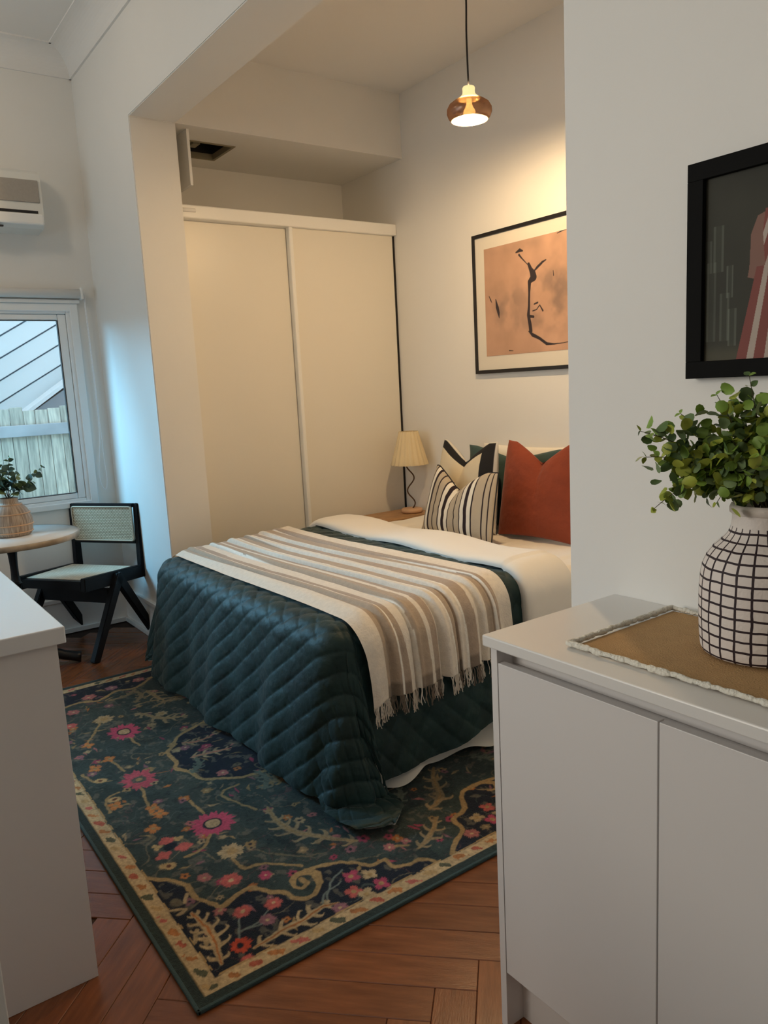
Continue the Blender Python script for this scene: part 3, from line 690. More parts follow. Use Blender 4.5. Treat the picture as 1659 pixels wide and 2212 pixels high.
# ------------------------------------------------------------------ bedside table and lamp
ns = empty('bedside_table', (2.93, 4.0, 0), 'small oak bedside table in the corner beyond the bed', 'bedside table')
box('top', 2.72, 3.165, 3.865, 4.14, .545, .59, M['wood'], ns, .012)
box('drawer', 2.715, 3.15, 3.88, 4.13, .42, .545, M['wood'], ns, .004)
for lx in (2.735, 3.13):
    for ly in (3.90, 4.11): box('leg', lx-.015, lx+.015, ly-.015, ly+.015, 0, .42, M['wood'], ns)
lp = empty('table_lamp', (3.045, 3.96, .59), 'bedside lamp with pleated cream shade and wavy dark stem', 'lamp')
lathe('base', [(.001, .591), (.062, .591), (.070, .597), (.070, .612), (.064, .618), (.001, .618)], 3.045, 3.96, M['discwood'], lp, 40)
pts = [(3.045+.020*math.sin(i/40*math.pi*3.6+.3)*1.0, 3.96-.012*math.sin(i/40*math.pi*3.6+.3), .618+i/40*.30) for i in range(41)]
bm = bmesh.new(); add_tube(bm, pts, .0045, 8); bm_obj('stem', bm, M['bronze'], lp, True)
lathe('lamp_shade', [(.118, .905), (.119, .908), (.106, .95), (.090, 1.01), (.074, 1.07), (.062, 1.117), (.061, 1.12)], 3.045, 3.96, M['cream'], lp, 144, rf=lambda a, t_: 1+.035*math.cos(a*18))

# ------------------------------------------------------------------ pendant
px, py = 2.42, 2.615
pd = empty('pendant_lamp', (px, py, 2.5), 'lit pendant lamp with smoked glass shade hanging over the bed', 'pendant lamp')
bm = bmesh.new(); add_tube(bm, catmull([(px, py, 2.660), (px-.002, py+.001, 2.85), (px+.002, py, 3.0), (px, py, ACZ)]), .004, 8); bm_obj('cord', bm, M['black'], pd, True)
lathe('ceiling_rose', [(.05, ACZ-.001), (.05, ACZ-.02), (.01, ACZ-.03)], px, py, M['black'], pd, 24)
neck = [(r_, 2.655+(z_-2.735)*.65) for r_, z_ in ((.010, 2.735), (.024, 2.733), (.027, 2.725), (.026, 2.705), (.028, 2.688), (.040, 2.668), (.054, 2.655))]
M['neck'] = mat('pale_frosted_neck', (.80, .74, .50), .4, trans=.0, emit=(1., .80, .36), estr=.8)
lathe('shade_neck', neck[::-1], px, py, M['neck'], pd, 40)
bowl = [(r_*.76, 2.603+(z_-2.655)*.58) for r_, z_ in ((.062, 2.655), (.088, 2.645), (.113, 2.622), (.126, 2.592), (.127, 2.565), (.118, 2.535), (.104, 2.512), (.102, 2.513), (.115, 2.537), (.123, 2.566), (.122, 2.591), (.110, 2.618), (.086, 2.640), (.062, 2.650))]
lathe('glass_shade', bowl, px, py, M['smoked'], pd, 56)
M['bulb'] = mat('lit_bulb', (1, .9, .7), .5, emit=(1.0, .66, .30), estr=70)
bprof = [(.001, 2.524)]+[(.026*math.sin(t*math.pi/12), 2.550-.026*math.cos(t*math.pi/12)) for t in range(1, 10)]+[(.012, 2.585), (.011, 2.605)]
lathe('bulb', bprof, px, py, M['bulb'], pd, 24)
light('pendant_light', 'POINT', (px, py, 2.536), 96, (1.0, .675, .35), .035)

# main room ceiling light (out of frame, top left)
cl = empty('ceiling_lamp', (.1, 3.7, 3.2), 'round white ceiling lamp in the main room', 'ceiling lamp')
M['lampglow'] = mat('lit_opal_glass', (1, .95, .85), .5, emit=(1., .78, .52), estr=3)
lathe('opal_shade', [(.001, 3.20)]+[(.15*math.sin(t*math.pi/16), 3.35-.15*math.cos(t*math.pi/16)) for t in range(1, 8)]+[(.15, 3.36)], .1, 3.7, M['lampglow'], cl, 32)
lathe('rim', [(.155, 3.35), (.155, MCZ), (.01, MCZ)], .1, 3.7, M['gloss'], cl, 32)
light('ceiling_lamp_light', 'POINT', (.1, 3.7, 3.10), 12, (1.0, .82, .62), .12)

# ------------------------------------------------------------------ pictures
def picture(name, x, y0, y1, z0, z1, fw_, fd, mats, label, mw=None, paint=None, res=(10, 10), inset=.008):
    """framed picture on a wall facing -X; y1 is the far edge (left in view)"""
    root = empty(name, (x, (y0+y1)/2, z0), label, 'picture')
    bm = bmesh.new(); x0 = x-fd
    for c in ((y0, y1, z0, z0+fw_), (y0, y1, z1-fw_, z1), (y0, y0+fw_, z0+fw_, z1-fw_), (y1-fw_, y1, z0+fw_, z1-fw_)): add_box(bm, x0, x-.001, *c, .0010)
    bm_obj('frame', bm, mats[0], root)
    if mw: box('mat_board', x-fd+inset, x-.004, y0+fw_-.001, y1-fw_+.001, z0+fw_-.001, z1-fw_+.001, mats[1], root); 
    iy0, iy1, iz0, iz1 = (mw if mw else (y0+fw_-.001, y1-fw_+.001, z0+fw_-.001, z1-fw_+.001))
    yy = np.linspace(iy1, iy0, res[0]); zz = np.linspace(iz0, iz1, res[1]); Y_, Z_ = np.meshgrid(yy, zz, indexing='ij')
    Pp = np.stack([np.full_like(Y_, x-fd+inset-(.0012 if mw else .0)), Y_, Z_], -1)
    pr = grid_mesh('print', Pp, M['print'], root, col=paint(Y_, Z_), smooth=False)
    return root
def inpoly_(px_, py_, poly):
    ins = np.zeros(px_.shape, bool); j = len(poly)-1
    for i in range(len(poly)):
        xi, yi = poly[i]; xj, yj = poly[j]
        ins ^= ((yi > py_) != (yj > py_)) & (px_ < (xj-xi)*(py_-yi)/((yj-yi) if yj != yi else 1e-9)+xi); j = i
    return ins
def seg_d(Y_, Z_, pts, w):
    """signed thickness mask of a polyline with widths"""
    best = np.full(Y_.shape, 9.)
    for i in range(len(pts)-1):
        a_ = np.array(pts[i]); b_ = np.array(pts[i+1]); d_ = b_-a_; L2 = d_@d_+1e-12
        t_ = np.clip(((Y_-a_[0])*d_[0]+(Z_-a_[1])*d_[1])/L2, 0, 1)
        dist = np.hypot(Y_-a_[0]-t_*d_[0], Z_-a_[1]-t_*d_[1])-(w[i]+(w[i+1]-w[i])*t_)
        best = np.minimum(best, dist)
    return best
def ink(Y_, Z_):
    n1 = vnoise(Y_*5, Z_*5, 41, 4); n2 = vnoise(Y_*14, Z_*14, 43, 3)
    c_ = np.array((.50, .305, .21))[None, None]*(.82+.45*n1[..., None])
    c_ = c_*(1-.10*(n2[..., None]))
    # grey washes
    for (cy_, cz_, ry, rz, s) in ((3.12, 1.84, .13, .09, .35), (2.80, 1.85, .16, .17, .50), (3.0, 1.72, .22, .05, .25), (3.22, 1.80, .06, .07, .35), (3.0, 2.12, .3, .03, .15)):
        dd = np.exp(-(((Y_-cy_)/ry)**2+((Z_-cz_)/rz)**2))*min(s*1.7, .85)*np.clip((n2-.28)*2.6, 0, 1)
        c_ = c_*(1-dd[..., None])+np.array((.22, .15, .12))*dd[..., None]
    j = .006*(n2-.5)
    st = [([(3.082, 2.092), (3.055, 2.099), (3.033, 2.092)], [.004, .010, .004]),
          ([(3.060, 2.076), (3.040, 2.055), (3.000, 2.018)], [.006, .004, .002]),
          ([(2.992, 2.018), (2.978, 1.99), (2.962, 1.965), (2.957, 1.945), (2.985, 1.925), (2.991, 1.87), (2.995, 1.80), (3.0, 1.755), (2.99, 1.70), (2.985, 1.668)], [.009, .012, .020, .022, .013, .007, .008, .011, .012, .012]),
          ([(3.0, 1.668), (2.97, 1.645), (2.92, 1.622), (2.872, 1.592), (2.82, 1.587), (2.76, 1.588), (2.66, 1.60), (2.55, 1.64)], [.003, .010, .008, .008, .004, .002, .003, .004]),
          ([(2.955, 1.975), (2.93, 1.992), (2.895, 2.012), (2.868, 2.020)], [.004, .008, .007, .003]),
          ([(3.300, 1.888), (3.285, 1.862), (3.276, 1.846)], [.002, .004, .001]), ([(3.245, 1.862), (3.236, 1.82), (3.228, 1.79), (3.222, 1.76)], [.003, .011, .009, .002]),
          ([(2.985, 1.745), (2.965, 1.742)], [.008, .007]), ([(2.968, 1.772), (2.94, 1.775), (2.915, 1.795), (2.895, 1.765)], [.003, .003, .003, .005]), ([(2.955, 1.805), (2.93, 1.81)], [.004, .005]),
          ([(3.15, 1.575), (3.12, 1.572)], [.003, .002]), ([(2.82, 1.96), (2.818, 1.935)], [.002, .003]), ([(2.79, 2.14), (2.72, 2.152)], [.002, .006])]
    for pts, w in st:
        mk = sstep(.0015, -.0015, seg_d(Y_+j, Z_+j, pts, w))[..., None]; c_ = c_*(1-mk)+np.array((.028, .020, .024))*mk
    return c_
picture('framed_print', AX, 2.38, 3.425, 1.456, 2.235, .020, .022, (M['black'], M['mat']), 'framed abstract ink print on peach paper above the bed', mw=(2.47, 3.332, 1.553, 2.147), paint=ink, res=(520, 330))
def portrait(Y_, Z_):
    n1 = vnoise(Y_*9, Z_*9, 51, 4)
    c_ = np.array((.030, .030, .020))[None, None]*(.75+.6*n1[..., None])
    c_ = c_+np.array((.035, .03, .018))*sstep(1.47, 1.44, Z_)[..., None]
    # glass bottles
    for (cy_, z0, z1, w, s) in ((.876, 1.47, 1.62, .010, .05), (.862, 1.60, 1.685, .011, .07), (.848, 1.47, 1.56, .010, .06), (.838, 1.55, 1.61, .007, .08), (.832, 1.46, 1.53, .009, .07), (.885, 1.60, 1.66, .010, .05)):
        inside = (np.abs(Y_-cy_) < w) & (Z_ > z0) & (Z_ < z1); rim = inside & (np.abs(np.abs(Y_-cy_)-w*.75) < w*.22)
        c_[inside] += np.array((.6, .75, .6))*s*.22; c_[rim] += np.array((.8, .9, .75))*s*.7
    # dress (pink sleeve, striped skirt) towards the middle of the picture
    arm = inpoly_(Y_, Z_, [(.800, 1.60), (.798, 1.660), (.786, 1.690), (.74, 1.705), (.72, 1.60), (.775, 1.60), (.788, 1.578), (.803, 1.583)])
    c_[arm] = (.21, .11, .085)
    bod = (Y_ < .776-.10*np.abs(Z_-1.66)) & (Y_ > .60) & (Z_ > 1.585) & (Z_ < 1.70)
    sk = (Z_ < 1.600) & (Z_ > 1.425) & (Y_ < .786+.22*(1.600-Z_)) & (Y_ > .58)
    ks = (Y_-.70)/(.086+.22*(1.600-Z_))*3.6; kb = (Y_-.70)/.076*3.2+(Z_-1.6)*14
    for msk, k in ((bod, kb), (sk, ks)):
        fr__ = k-np.floor(k); c_[msk] = (.20, .055, .045); c_[msk & (fr__ > .60)] = (.42, .35, .30)
    head = ((Y_-.70)/.035)**2+((Z_-1.745)/.035)**2 < 1; c_[head] = (.10, .05, .03)
    return c_*(.9+.2*n1[..., None])
picture('framed_painting', WX, .44, .922, 1.401, 1.808, .033, .032, (M['mblack'], M['mat']), 'black-framed dark painting of a striped dress and bottles above the sideboard', paint=portrait, res=(460, 400), inset=.012)

# ------------------------------------------------------------------ sideboard
sb = empty('sideboard', (1.25, .3, 0), 'light grey low cupboard against the right wall, benchtop included', 'cupboard')
y0s, y1s = -.62, 1.10
sbp = box('side_panel', 1.046, 1.448, y1s, y1s+.017, 0, .885, M['cab'], sb)
box('side_panel', 1.046, 1.448, y0s-.017, y0s, 0, .885, M['cab'], sb)
box('carcass', 1.066, 1.448, y0s, y1s, .14, .838, M['cab'], sb)
box('kickboard', 1.096, 1.112, y0s, y1s, 0, .14, M['cab'], sb)
box('finger_rail', 1.092, 1.448, y0s, y1s, .839, .885, M['cab'], sb)
ys = [y1s-.001, .722, .345, -.03, -.40, y0s]
for k in range(len(ys)-1): box('door', 1.046, 1.064, ys[k+1]+.0015, ys[k]-.0015, .140, .850, M['cab'], sb, .0012)
box('benchtop', 1.026, 1.449, y0s-.02, 1.121, .886, .910, M['cabtop'], sb, .003)
# runner cloth with rough fringe edge
rn = empty('table_runner', (1.25, .3, .911), 'mustard brown cloth runner with rough white edge on the cupboard top', 'table runner')
rx0, rx1, ry0, ry1 = 1.085, 1.425, -.35, .955
na, nb = 40, 120
Xg, Yg = np.meshgrid(np.linspace(rx0+.012, rx1-.012, na), np.linspace(ry0, ry1-.014, nb), indexing='ij')
grid_mesh('cloth', np.stack([Xg, Yg, .9125+.0012*vnoise(Xg*20, Yg*20, 61, 2)], -1), M['kraft'], rn)
bm = bmesh.new(); per = []
def edge_pts(p, q, n):
    return [(p[0]+(q[0]-p[0])*i/n, p[1]+(q[1]-p[1])*i/n) for i in range(n)]
for p, q, n in (((rx1-.008, ry0), (rx1-.008, ry1-.006), 150), ((rx1-.008, ry1-.006), (rx0+.006, ry1-.006), 44), ((rx0+.006, ry1-.006), (rx0+.006, ry0), 150)): per += edge_pts(p, q, n)
pp = []; rr_ = []
for i, (x_, y_) in enumerate(per):
    pp.append((x_+RNG.uniform(-.0022, .0022), y_+RNG.uniform(-.0022, .0022), .9175+RNG.uniform(0, .0015))); rr_.append(.0052+RNG.uniform(-.0014, .0018))
add_tube(bm, pp, rr_, 8); o = bm_obj('fringe_edge', bm, M['fringe'], rn, True); o['label'] = 'rough white edge of the runner'

# grid vase
vx, vy = 1.303, .693
vs_ = empty('vase', (vx, vy, .9175), 'white vase painted with a black grid on the cupboard', 'vase')
def smoothprof(p, n=5):
    q = catmull([(a_, 0, b_) for a_, b_ in p], n); return [(v_.x, v_.z) for v_ in q]
pv = smoothprof([(.094, .918), (.099, .925), (.102, .96), (.103, 1.01), (.101, 1.055), (.095, 1.083), (.081, 1.106), (.064, 1.123), (.054, 1.137), (.050, 1.155), (.050, 1.168)], 6)
# equal arc length resample so that the painted grid is even
Lp = [0]
for i in range(1, len(pv)): Lp.append(Lp[-1]+math.hypot(pv[i][0]-pv[i-1][0], pv[i][1]-pv[i-1][1]))
tt = np.linspace(0, Lp[-1], 70); pv = list(zip(np.interp(tt, Lp, [p[0] for p in pv]), np.interp(tt, Lp, [p[1] for p in pv])))
lathe('body', pv, vx, vy, M['gridvase'], vs_, 96)
lathe('lip', [(.050, 1.166), (.0535, 1.169), (.054, 1.178), (.051, 1.184), (.044, 1.182), (.042, 1.13)], vx, vy, M['plaster'], vs_, 64, rf=lambda a, t_: 1+.015*math.sin(a*7))
lathe('underside', [(.001, .9185), (.094, .9185)], vx, vy, M['plaster'], vs_, 48)
box('tag', vx-.020, vx-.002, vy-.060, vy-.052, 1.140, 1.165, M['black'], vs_)

# eucalyptus branches
def leaf_mesh(name, L_, W_, m_, cup=.25):
    vs, fs = [(0, 0, 0)], []; n = 7
    rows = []
    for i in range(1, n):
        t = i/n; w = W_*math.sin(math.pi*t**.8)**.8; z = -L_*.12*t*t
        k = len(vs); vs += [(t*L_, -w, z+w*cup), (t*L_, 0, z), (t*L_, w, z+w*cup)]; rows.append(k)
    tip = len(vs); vs.append((L_, 0, -L_*.12))
    fs += [(0, rows[0], rows[0]+1), (0, rows[0]+1, rows[0]+2)]
    for a_, b_ in zip(rows, rows[1:]): fs += [(a_, b_, b_+1, a_+1), (a_+1, b_+1, b_+2, a_+2)]
    fs += [(rows[-1], tip, rows[-1]+1), (rows[-1]+1, tip, rows[-1]+2)]
    me = bpy.data.meshes.new(name); me.from_pydata(vs, [], fs); me.materials.append(m_)
    me.polygons.foreach_set('use_smooth', [True]*len(me.polygons)); return me
def plant(root, origin, tips, leafmeshes, stem_r, nl, size, rng):
    off = wloc(root); count = 0
    for tip, bow in tips:
        o_ = Vector(origin)+Vector((rng.uniform(-.01, .01), rng.uniform(-.01, .01), 0)); tp = Vector(tip)
        mid = o_.lerp(tp, .45)+Vector((0, 0, bow)); pts = []
        for i in range(13):
            t = i/12; pts.append(o_*(1-t)**2+mid*2*t*(1-t)+tp*t*t)
        bm = bmesh.new(); add_tube(bm, pts, [stem_r*(1-.7*i/12) for i in range(13)], 5); bm_obj('stem', bm, M['stem'], root)
        n = max(4, int(nl*(tp-o_).length/.22))
        for k in range(n):
            t = .30+.72*k/(n-1) if n > 1 else 1; t = min(t, 1)
            i = min(int(t*12), 11); f = t*12-i; p = pts[i].lerp(pts[i+1], f); d = (pts[i+1]-pts[i]).normalized()
            for s in (0, 1):
                sd = d.orthogonal().normalized(); sd.rotate(Matrix.Rotation(k*1.9+s*math.pi+rng.uniform(-.5, .5), 3, d))
                ld = (sd*1.0+d*rng.uniform(.2, .7)).normalized()
                lo = bpy.data.objects.new('leaf', rng.choice(leafmeshes)); C.objects.link(lo); lo.parent = root
                q = ld.to_track_quat('X', 'Z'); lo.rotation_mode = 'QUATERNION'; from mathutils import Quaternion
                lo.rotation_quaternion = q @ Quaternion((1, 0, 0), rng.uniform(-1.2, 1.2))
                sz = size*(1.05-.62*max(0, t-.55)/.45)*rng.uniform(.75, 1.2); lo.scale = (sz, sz, sz); lo.location = p-off; count += 1
    return count
pl_ = empty('faux_plant', (vx, vy, 1.15), 'bushy green artificial eucalyptus stems standing in the black grid vase', 'plant')
lm = [leaf_mesh('leaf', .034, .0150, M['leafs'][i % 4], .2) for i in range(4)]+[leaf_mesh('leaf', .030, .0160, M['leafs'][1], .3), leaf_mesh('leaf', .032, .0145, M['leafs'][0], .1)]
rg = random.Random(5)
def onview(dx, z, back=0.):  # offset across the view (left negative), height
    return (vx+dx*.815+back*.58, vy-dx*.58+back*.815, z)
tips = [(onview(-.215, 1.320), .05), (onview(-.205, 1.275), .06), (onview(-.190, 1.185), .10), (onview(-.165, 1.235, -.03), .09), (onview(-.085, 1.375), .03), (onview(-.135, 1.345, .03), .04),
        (onview(-.045, 1.405, -.03), .02), (onview(-.050, 1.36, .02), .02), (onview(.0, 1.35, -.03), .01), (onview(.02, 1.405), .0), (onview(-.11, 1.255, -.06), .07),
        (onview(-.06, 1.24, -.08), .08), (onview(.02, 1.26, -.08), .07), (onview(.08, 1.32), .03), (onview(-.10, 1.195, -.04), .09), (onview(-.02, 1.29, -.07), .04), (onview(-.075, 1.30, -.04), .03)]
tips = [(Vector(t_), b_) for t_, b_ in tips]
nleaf = plant(pl_, (vx, vy, 1.170), tips, lm, .0018, 7.6, .80, rg)
# denser small foliage inside the bush, joined
vs, fs, mi = [], [], []
for k in range(1000):
    tp, bw = rg.choice(tips); o_ = Vector((vx, vy, 1.17)); t = rg.uniform(.22, .92); mid = o_.lerp(tp, .45)+Vector((0, 0, bw))
    p = o_*(1-t)**2+mid*2*t*(1-t)+tp*t*t+Vector((rg.gauss(0, .016), rg.gauss(0, .016), rg.gauss(0, .014)))
    if p.z < 1.19 and (p-o_).length < .06: p.z = 1.19+rg.random()*.03
    p.x = min(p.x, WX-.02)
    d = Vector((rg.gauss(0, 1), rg.gauss(0, 1), rg.gauss(.2, .8))).normalized(); q = d.to_track_quat('X', 'Z').to_matrix() @ Matrix.Rotation(rg.uniform(-3, 3), 3, 'X')
    L_, W_ = rg.uniform(.017, .027), rg.uniform(.008, .0125); k0 = len(vs)
    vs.append(tuple(p+q @ Vector((.5*L_, 0, -.04*L_))))
    for a_ in range(9):
        an = a_*2*math.pi/9; vs.append(tuple(p+q @ Vector(((.5-.5*math.cos(an))*L_, W_*math.sin(an)*1.05, .16*L_*abs(math.sin(an))))))
    for a_ in range(9): fs.append((k0, k0+1+a_, k0+1+(a_+1) % 9)); mi.append((0, 1, 2, 3, 1, 0)[k % 6])
me = bpy.data.meshes.new('foliage'); me.from_pydata(vs, [], fs)
for m_ in M['leafs']: me.materials.append(m_)
me.polygons.foreach_set('material_index', mi); o = link('foliage', me, None, pl_, True); o['kind'] = 'stuff'

# ------------------------------------------------------------------ left counter
lc = empty('kitchen_counter', (.1, 2.3, 0), 'white-topped kitchen counter end at the left edge of the view', 'counter')
box('end_panel', -.55, .370, 1.855, 1.873, 0, .868, M['cab'], lc, .001)
box('carcass', -.55, .352, 1.873, 2.93, .0, .868, M['cab'], lc)
box('benchtop', -.57, .388, 1.838, 2.97, .870, .910, M['countertop'], lc, .003)
wp = empty('cupboard', (-.15, 1.17, 0), 'white cupboard side whose edge shows at the bottom left corner', 'cupboard')
box('side_panel', -.42, .100, 1.14, 1.20, 0, .80, M['gloss'], wp, .002)
box('top', -.42, .100, 1.135, 1.205, .80, .82, M['gloss'], wp, .002)

# ------------------------------------------------------------------ round table, pot
tx, ty = .715, 4.40
tb = empty('round_table', (tx, ty, 0), 'round marble-topped bistro table with black pedestal by the window', 'table')
lathe('table_top', [(.001, .712), (.338, .712), (.338, .740), (.001, .740)], tx, ty, M['marble'], tb, 80)
M['tedge'] = mat('tan_stone_edge', (.62, .50, .36), .3, noise=.75, nscale=5)
lathe('edge', [(.337, .711), (.343, .714), (.344, .736), (.340, .7405), (.337, .741)], tx, ty, M['tedge'], tb, 80)
lathe('pedestal', smoothprof([(.055, .711), (.042, .69), (.026, .66), (.020, .58), (.022, .50), (.030, .485), (.022, .46), (.022, .30), (.028, .16), (.040, .10), (.035, .06)], 3), tx, ty, M['blackmetal'], tb, 24)
for k in range(3):
    an = math.radians(-15+120*k); bm = bmesh.new(); dx, dy = math.cos(an), math.sin(an)
    add_tube(bm, [(tx+dx*r, ty+dy*r, z) for r, z in ((.01, .11), (.10, .095), (.19, .055), (.25, .036), (.275, .0325))], [.030, .030, .027, .027, .032], 10)
    bm_obj('leg', bm, M['blackmetal'], tb, True)
pt = empty('plant_pot', (.735, 4.42, .742), 'ribbed brown stoneware pot on the round table', 'pot')
lathe('body', smoothprof([(.085, .742), (.096, .755), (.103, .79), (.102, .83), (.085, .875), (.060, .905), (.046, .915), (.045, .94)], 4), .735, 4.42, M['pot'], pt, 56)
for z_, r_ in ((.762, .0995), (.800, .1045), (.858, .094), (.905, .0595)):
    bm = bmesh.new(); add_tube(bm, [(.735+r_*math.cos(t_*math.pi/24), 4.42+r_*math.sin(t_*math.pi/24), z_) for t_ in range(49)], .0035, 6, False); bm_obj('band', bm, M['discwood'], pt, True)
p2 = empty('small_plant', (.735, 4.42, .92), 'small dark eucalyptus sprigs in the brown pot on the round table', 'plant')
lm2 = [leaf_mesh('leaf', .052, .024, M['leafdark'], .3), leaf_mesh('leaf', .045, .021, M['leafs'][3], .2)]
tips2 = [((.76, 4.42, 1.15), .0), ((.70, 4.40, 1.12), .0), ((.83, 4.38, 1.00), .03), ((.90, 4.34, 1.09), -.02), ((.68, 4.36, 1.05), .02), ((.78, 4.36, 1.06), .01), ((.66, 4.45, 1.10), .0)]
plant(p2, (.735, 4.42, .935), tips2, lm2, .0022, 8.5, 1.0, random.Random(9))

# ------------------------------------------------------------------ chair
uh = Vector((.82, .572, 0)).normalized(); wh = Vector((uh.y, -uh.x, 0))   # back direction, near side
co_ = Vector((.915, 4.485, 0))  # centre of the front edge of the seat
ch = empty('cane_chair', tuple(co_+uh*.2), 'black timber chair with woven cane seat and back beside the round table', 'chair')
def cp(u_, w_, z_): return co_+uh*u_+wh*w_+Vector((0, 0, z_))
hwf, hwb = .205, .225
def cpart(name, beams, m_=None):
    bm = bmesh.new()
    for b_ in beams: add_beam(bm, *b_[:4], up=b_[4] if len(b_) > 4 else Vector((0, 0, 1)), bev=.004)
    return bm_obj(name, bm, m_ or M['chairblk'], ch)
cpart('seat_frame', [(cp(0, -hwf, .425), cp(0, hwf, .425), .04, .05), (cp(.40, -hwb, .415), cp(.40, hwb, .415), .03, .04)])
for s in (-1, 1):
    wv = s*(hwf+.012); wv2 = s*(hwb+.012)
    cpart('side_rail', [(cp(-.02, wv, .43), cp(.50, wv2, .395), .034, .075)])
    bm = bmesh.new(); add_beam(bm, cp(.475, wv2, .37), cp(.485, wv2, .805), .034, .055, up=uh, d2=.040, bev=.004); bm_obj('back_post', bm, M['chairblk'], ch)
    # splayed legs on the outside of the rails
    lw = s*(hwf+.045)
    bm = bmesh.new(); add_beam(bm, cp(.24, lw, .43), cp(-.045, lw+s*.01, 0), .036, .060, up=uh, d2=.046, bev=.004); bm_obj('leg', bm, M['chairblk'], ch)
    bm = bmesh.new(); add_beam(bm, cp(.22, lw, .43), cp(.50, lw+s*.01, 0), .036, .060, up=uh, d2=.046, bev=.004); bm_obj('leg', bm, M['chairblk'], ch)
cpart('cross_rail', [(cp(.165, -hwf-.03, .325), cp(.165, hwf+.03, .325), .028, .085)])
def quad_uv(name, corners, th, m_, parent, n=10):
    c = [Vector(q) for q in corners]; nrm = (c[1]-c[0]).cross(c[3]-c[0]).normalized()
    vs, fs, uvs = [], [], []
    for k in (0, 1):
        for q in c: vs.append(q+nrm*th*k)
    fs = [(4, 5, 6, 7), (3, 2, 1, 0), (0, 1, 5, 4), (1, 2, 6, 5), (2, 3, 7, 6), (3, 0, 4, 7)]
    me = bpy.data.meshes.new(name); me.from_pydata(vs, [], fs); ul = me.uv_layers.new(name='UVMap')
    for i, p in enumerate(me.polygons):
        for j, li in enumerate(p.loop_indices): ul.data[li].uv = ((0, 0), (1, 0), (1, 1), (0, 1))[j]
    return link(name, me, m_, parent)
quad_uv('cane_seat', [cp(.015, -hwf+.005, .447), cp(.015, hwf-.005, .447), cp(.40, hwb-.01, .434), cp(.40, -hwb+.01, .434)], .006, M['canepale'], ch)
bk_z0, bk_z1 = .575, .795
cpart('back_frame', [(cp(.468, -hwb, bk_z1), cp(.468, hwb, bk_z1), .030, .022), (cp(.468, -hwb, bk_z0), cp(.468, hwb, bk_z0), .030, .022)])
quad_uv('cane_back', [cp(.452, hwb-.008, bk_z0+.006), cp(.452, -hwb+.008, bk_z0+.006), cp(.452, -hwb+.008, bk_z1-.006), cp(.452, hwb-.008, bk_z1-.006)], .010, M['cane'], ch)
bm = bmesh.new(); cnr = []
for (uu, zz, a0) in ((hwb-.022, bk_z0+.022, -90), (hwb-.022, bk_z1-.022, 0), (-hwb+.022, bk_z1-.022, 90), (-hwb+.022, bk_z0+.022, 180)):
    for k in range(5): an = math.radians(a0+k*22.5); cnr.append(cp(.449, uu+.014*math.cos(an), zz+.014*math.sin(an)))
add_tube(bm, cnr+[cnr[0]], .0045, 6, False); bm_obj('cane_edging', bm, M['canepale'], ch, True)

# ------------------------------------------------------------------ rug
RX0, RX1, RY0, RY1 = .515, 2.70, 1.572, 3.955
rug = empty('rug', ((RX0+RX1)/2, (RY0+RY1)/2, 0), 'teal floral rug with cream and orange border under the bed', 'rug')
xs = np.concatenate([np.linspace(RX0+.006, 1.80, 370), np.linspace(1.81, RX1-.006, 95)]); ys_ = np.concatenate([np.linspace(RY0+.006, 2.9, 400), np.linspace(2.9035, RY1-.006, 290)])
X, Y = np.meshgrid(xs, ys_, indexing='ij')
n1 = vnoise(X*14, Y*14, 71, 4); n2 = vnoise(X*60, Y*60, 73, 2); n3 = vnoise(X*4, Y*4, 75, 3); n4 = vnoise(X*30+7, Y*30, 77, 2)
wob = .010*(n4-.5); Xw = X+wob+.006*(n2-.5); Yw = Y+.010*(vnoise(X*30, Y*30+9, 79, 2)-.5)+.006*(n2-.5)
teal = np.array((.033, .049, .045)); navy = np.array((.012, .016, .026)); creamc = np.array((.46, .34, .19)); gold = np.array((.30, .20, .09))
pink = np.array((.42, .065, .12)); coral = np.array((.46, .105, .09)); orange = np.array((.46, .17, .05)); mauve = np.array((.22, .10, .12)); grn = np.array((.05, .07, .045)); rosy = np.array((.36, .13, .12))
col = teal*(.65+.8*n1[..., None])
mott = np.clip((n3-.45)*3, 0, 1)[..., None]*.5; col = col*(1-mott)+np.array((.055, .072, .060))*mott
def put(mask, c_, soft=None):
    global col
    mk = mask if mask.ndim == 3 else mask[..., None]
    col = col*(1-mk)+np.array(c_)*mk*(.80+.45*n1[..., None])
def blobm(cx_, cy_, r, s=.0025): return sstep(s, -s, np.hypot(Xw-cx_, Yw-cy_)-r)
def flower(cx_, cy_, r, n, c_, cc_=None, rc_=.35, ring=None, amp=.18, ph=0., ex=1.):
    dx, dy = Xw-cx_, (Yw-cy_)/ex; a_ = np.arctan2(dy, dx); rr = np.hypot(dx, dy)
    R = r*(1-amp+amp*np.abs(np.cos(a_*n/2+ph))+.08*np.sin(a_*23+cx_*40))
    put(sstep(.003, -.003, rr-R), c_)
    if ring is not None: put(sstep(.002, -.002, rr-r*(rc_+.10)), ring)
    if cc_ is not None: put(sstep(.002, -.002, rr-r*rc_), cc_)
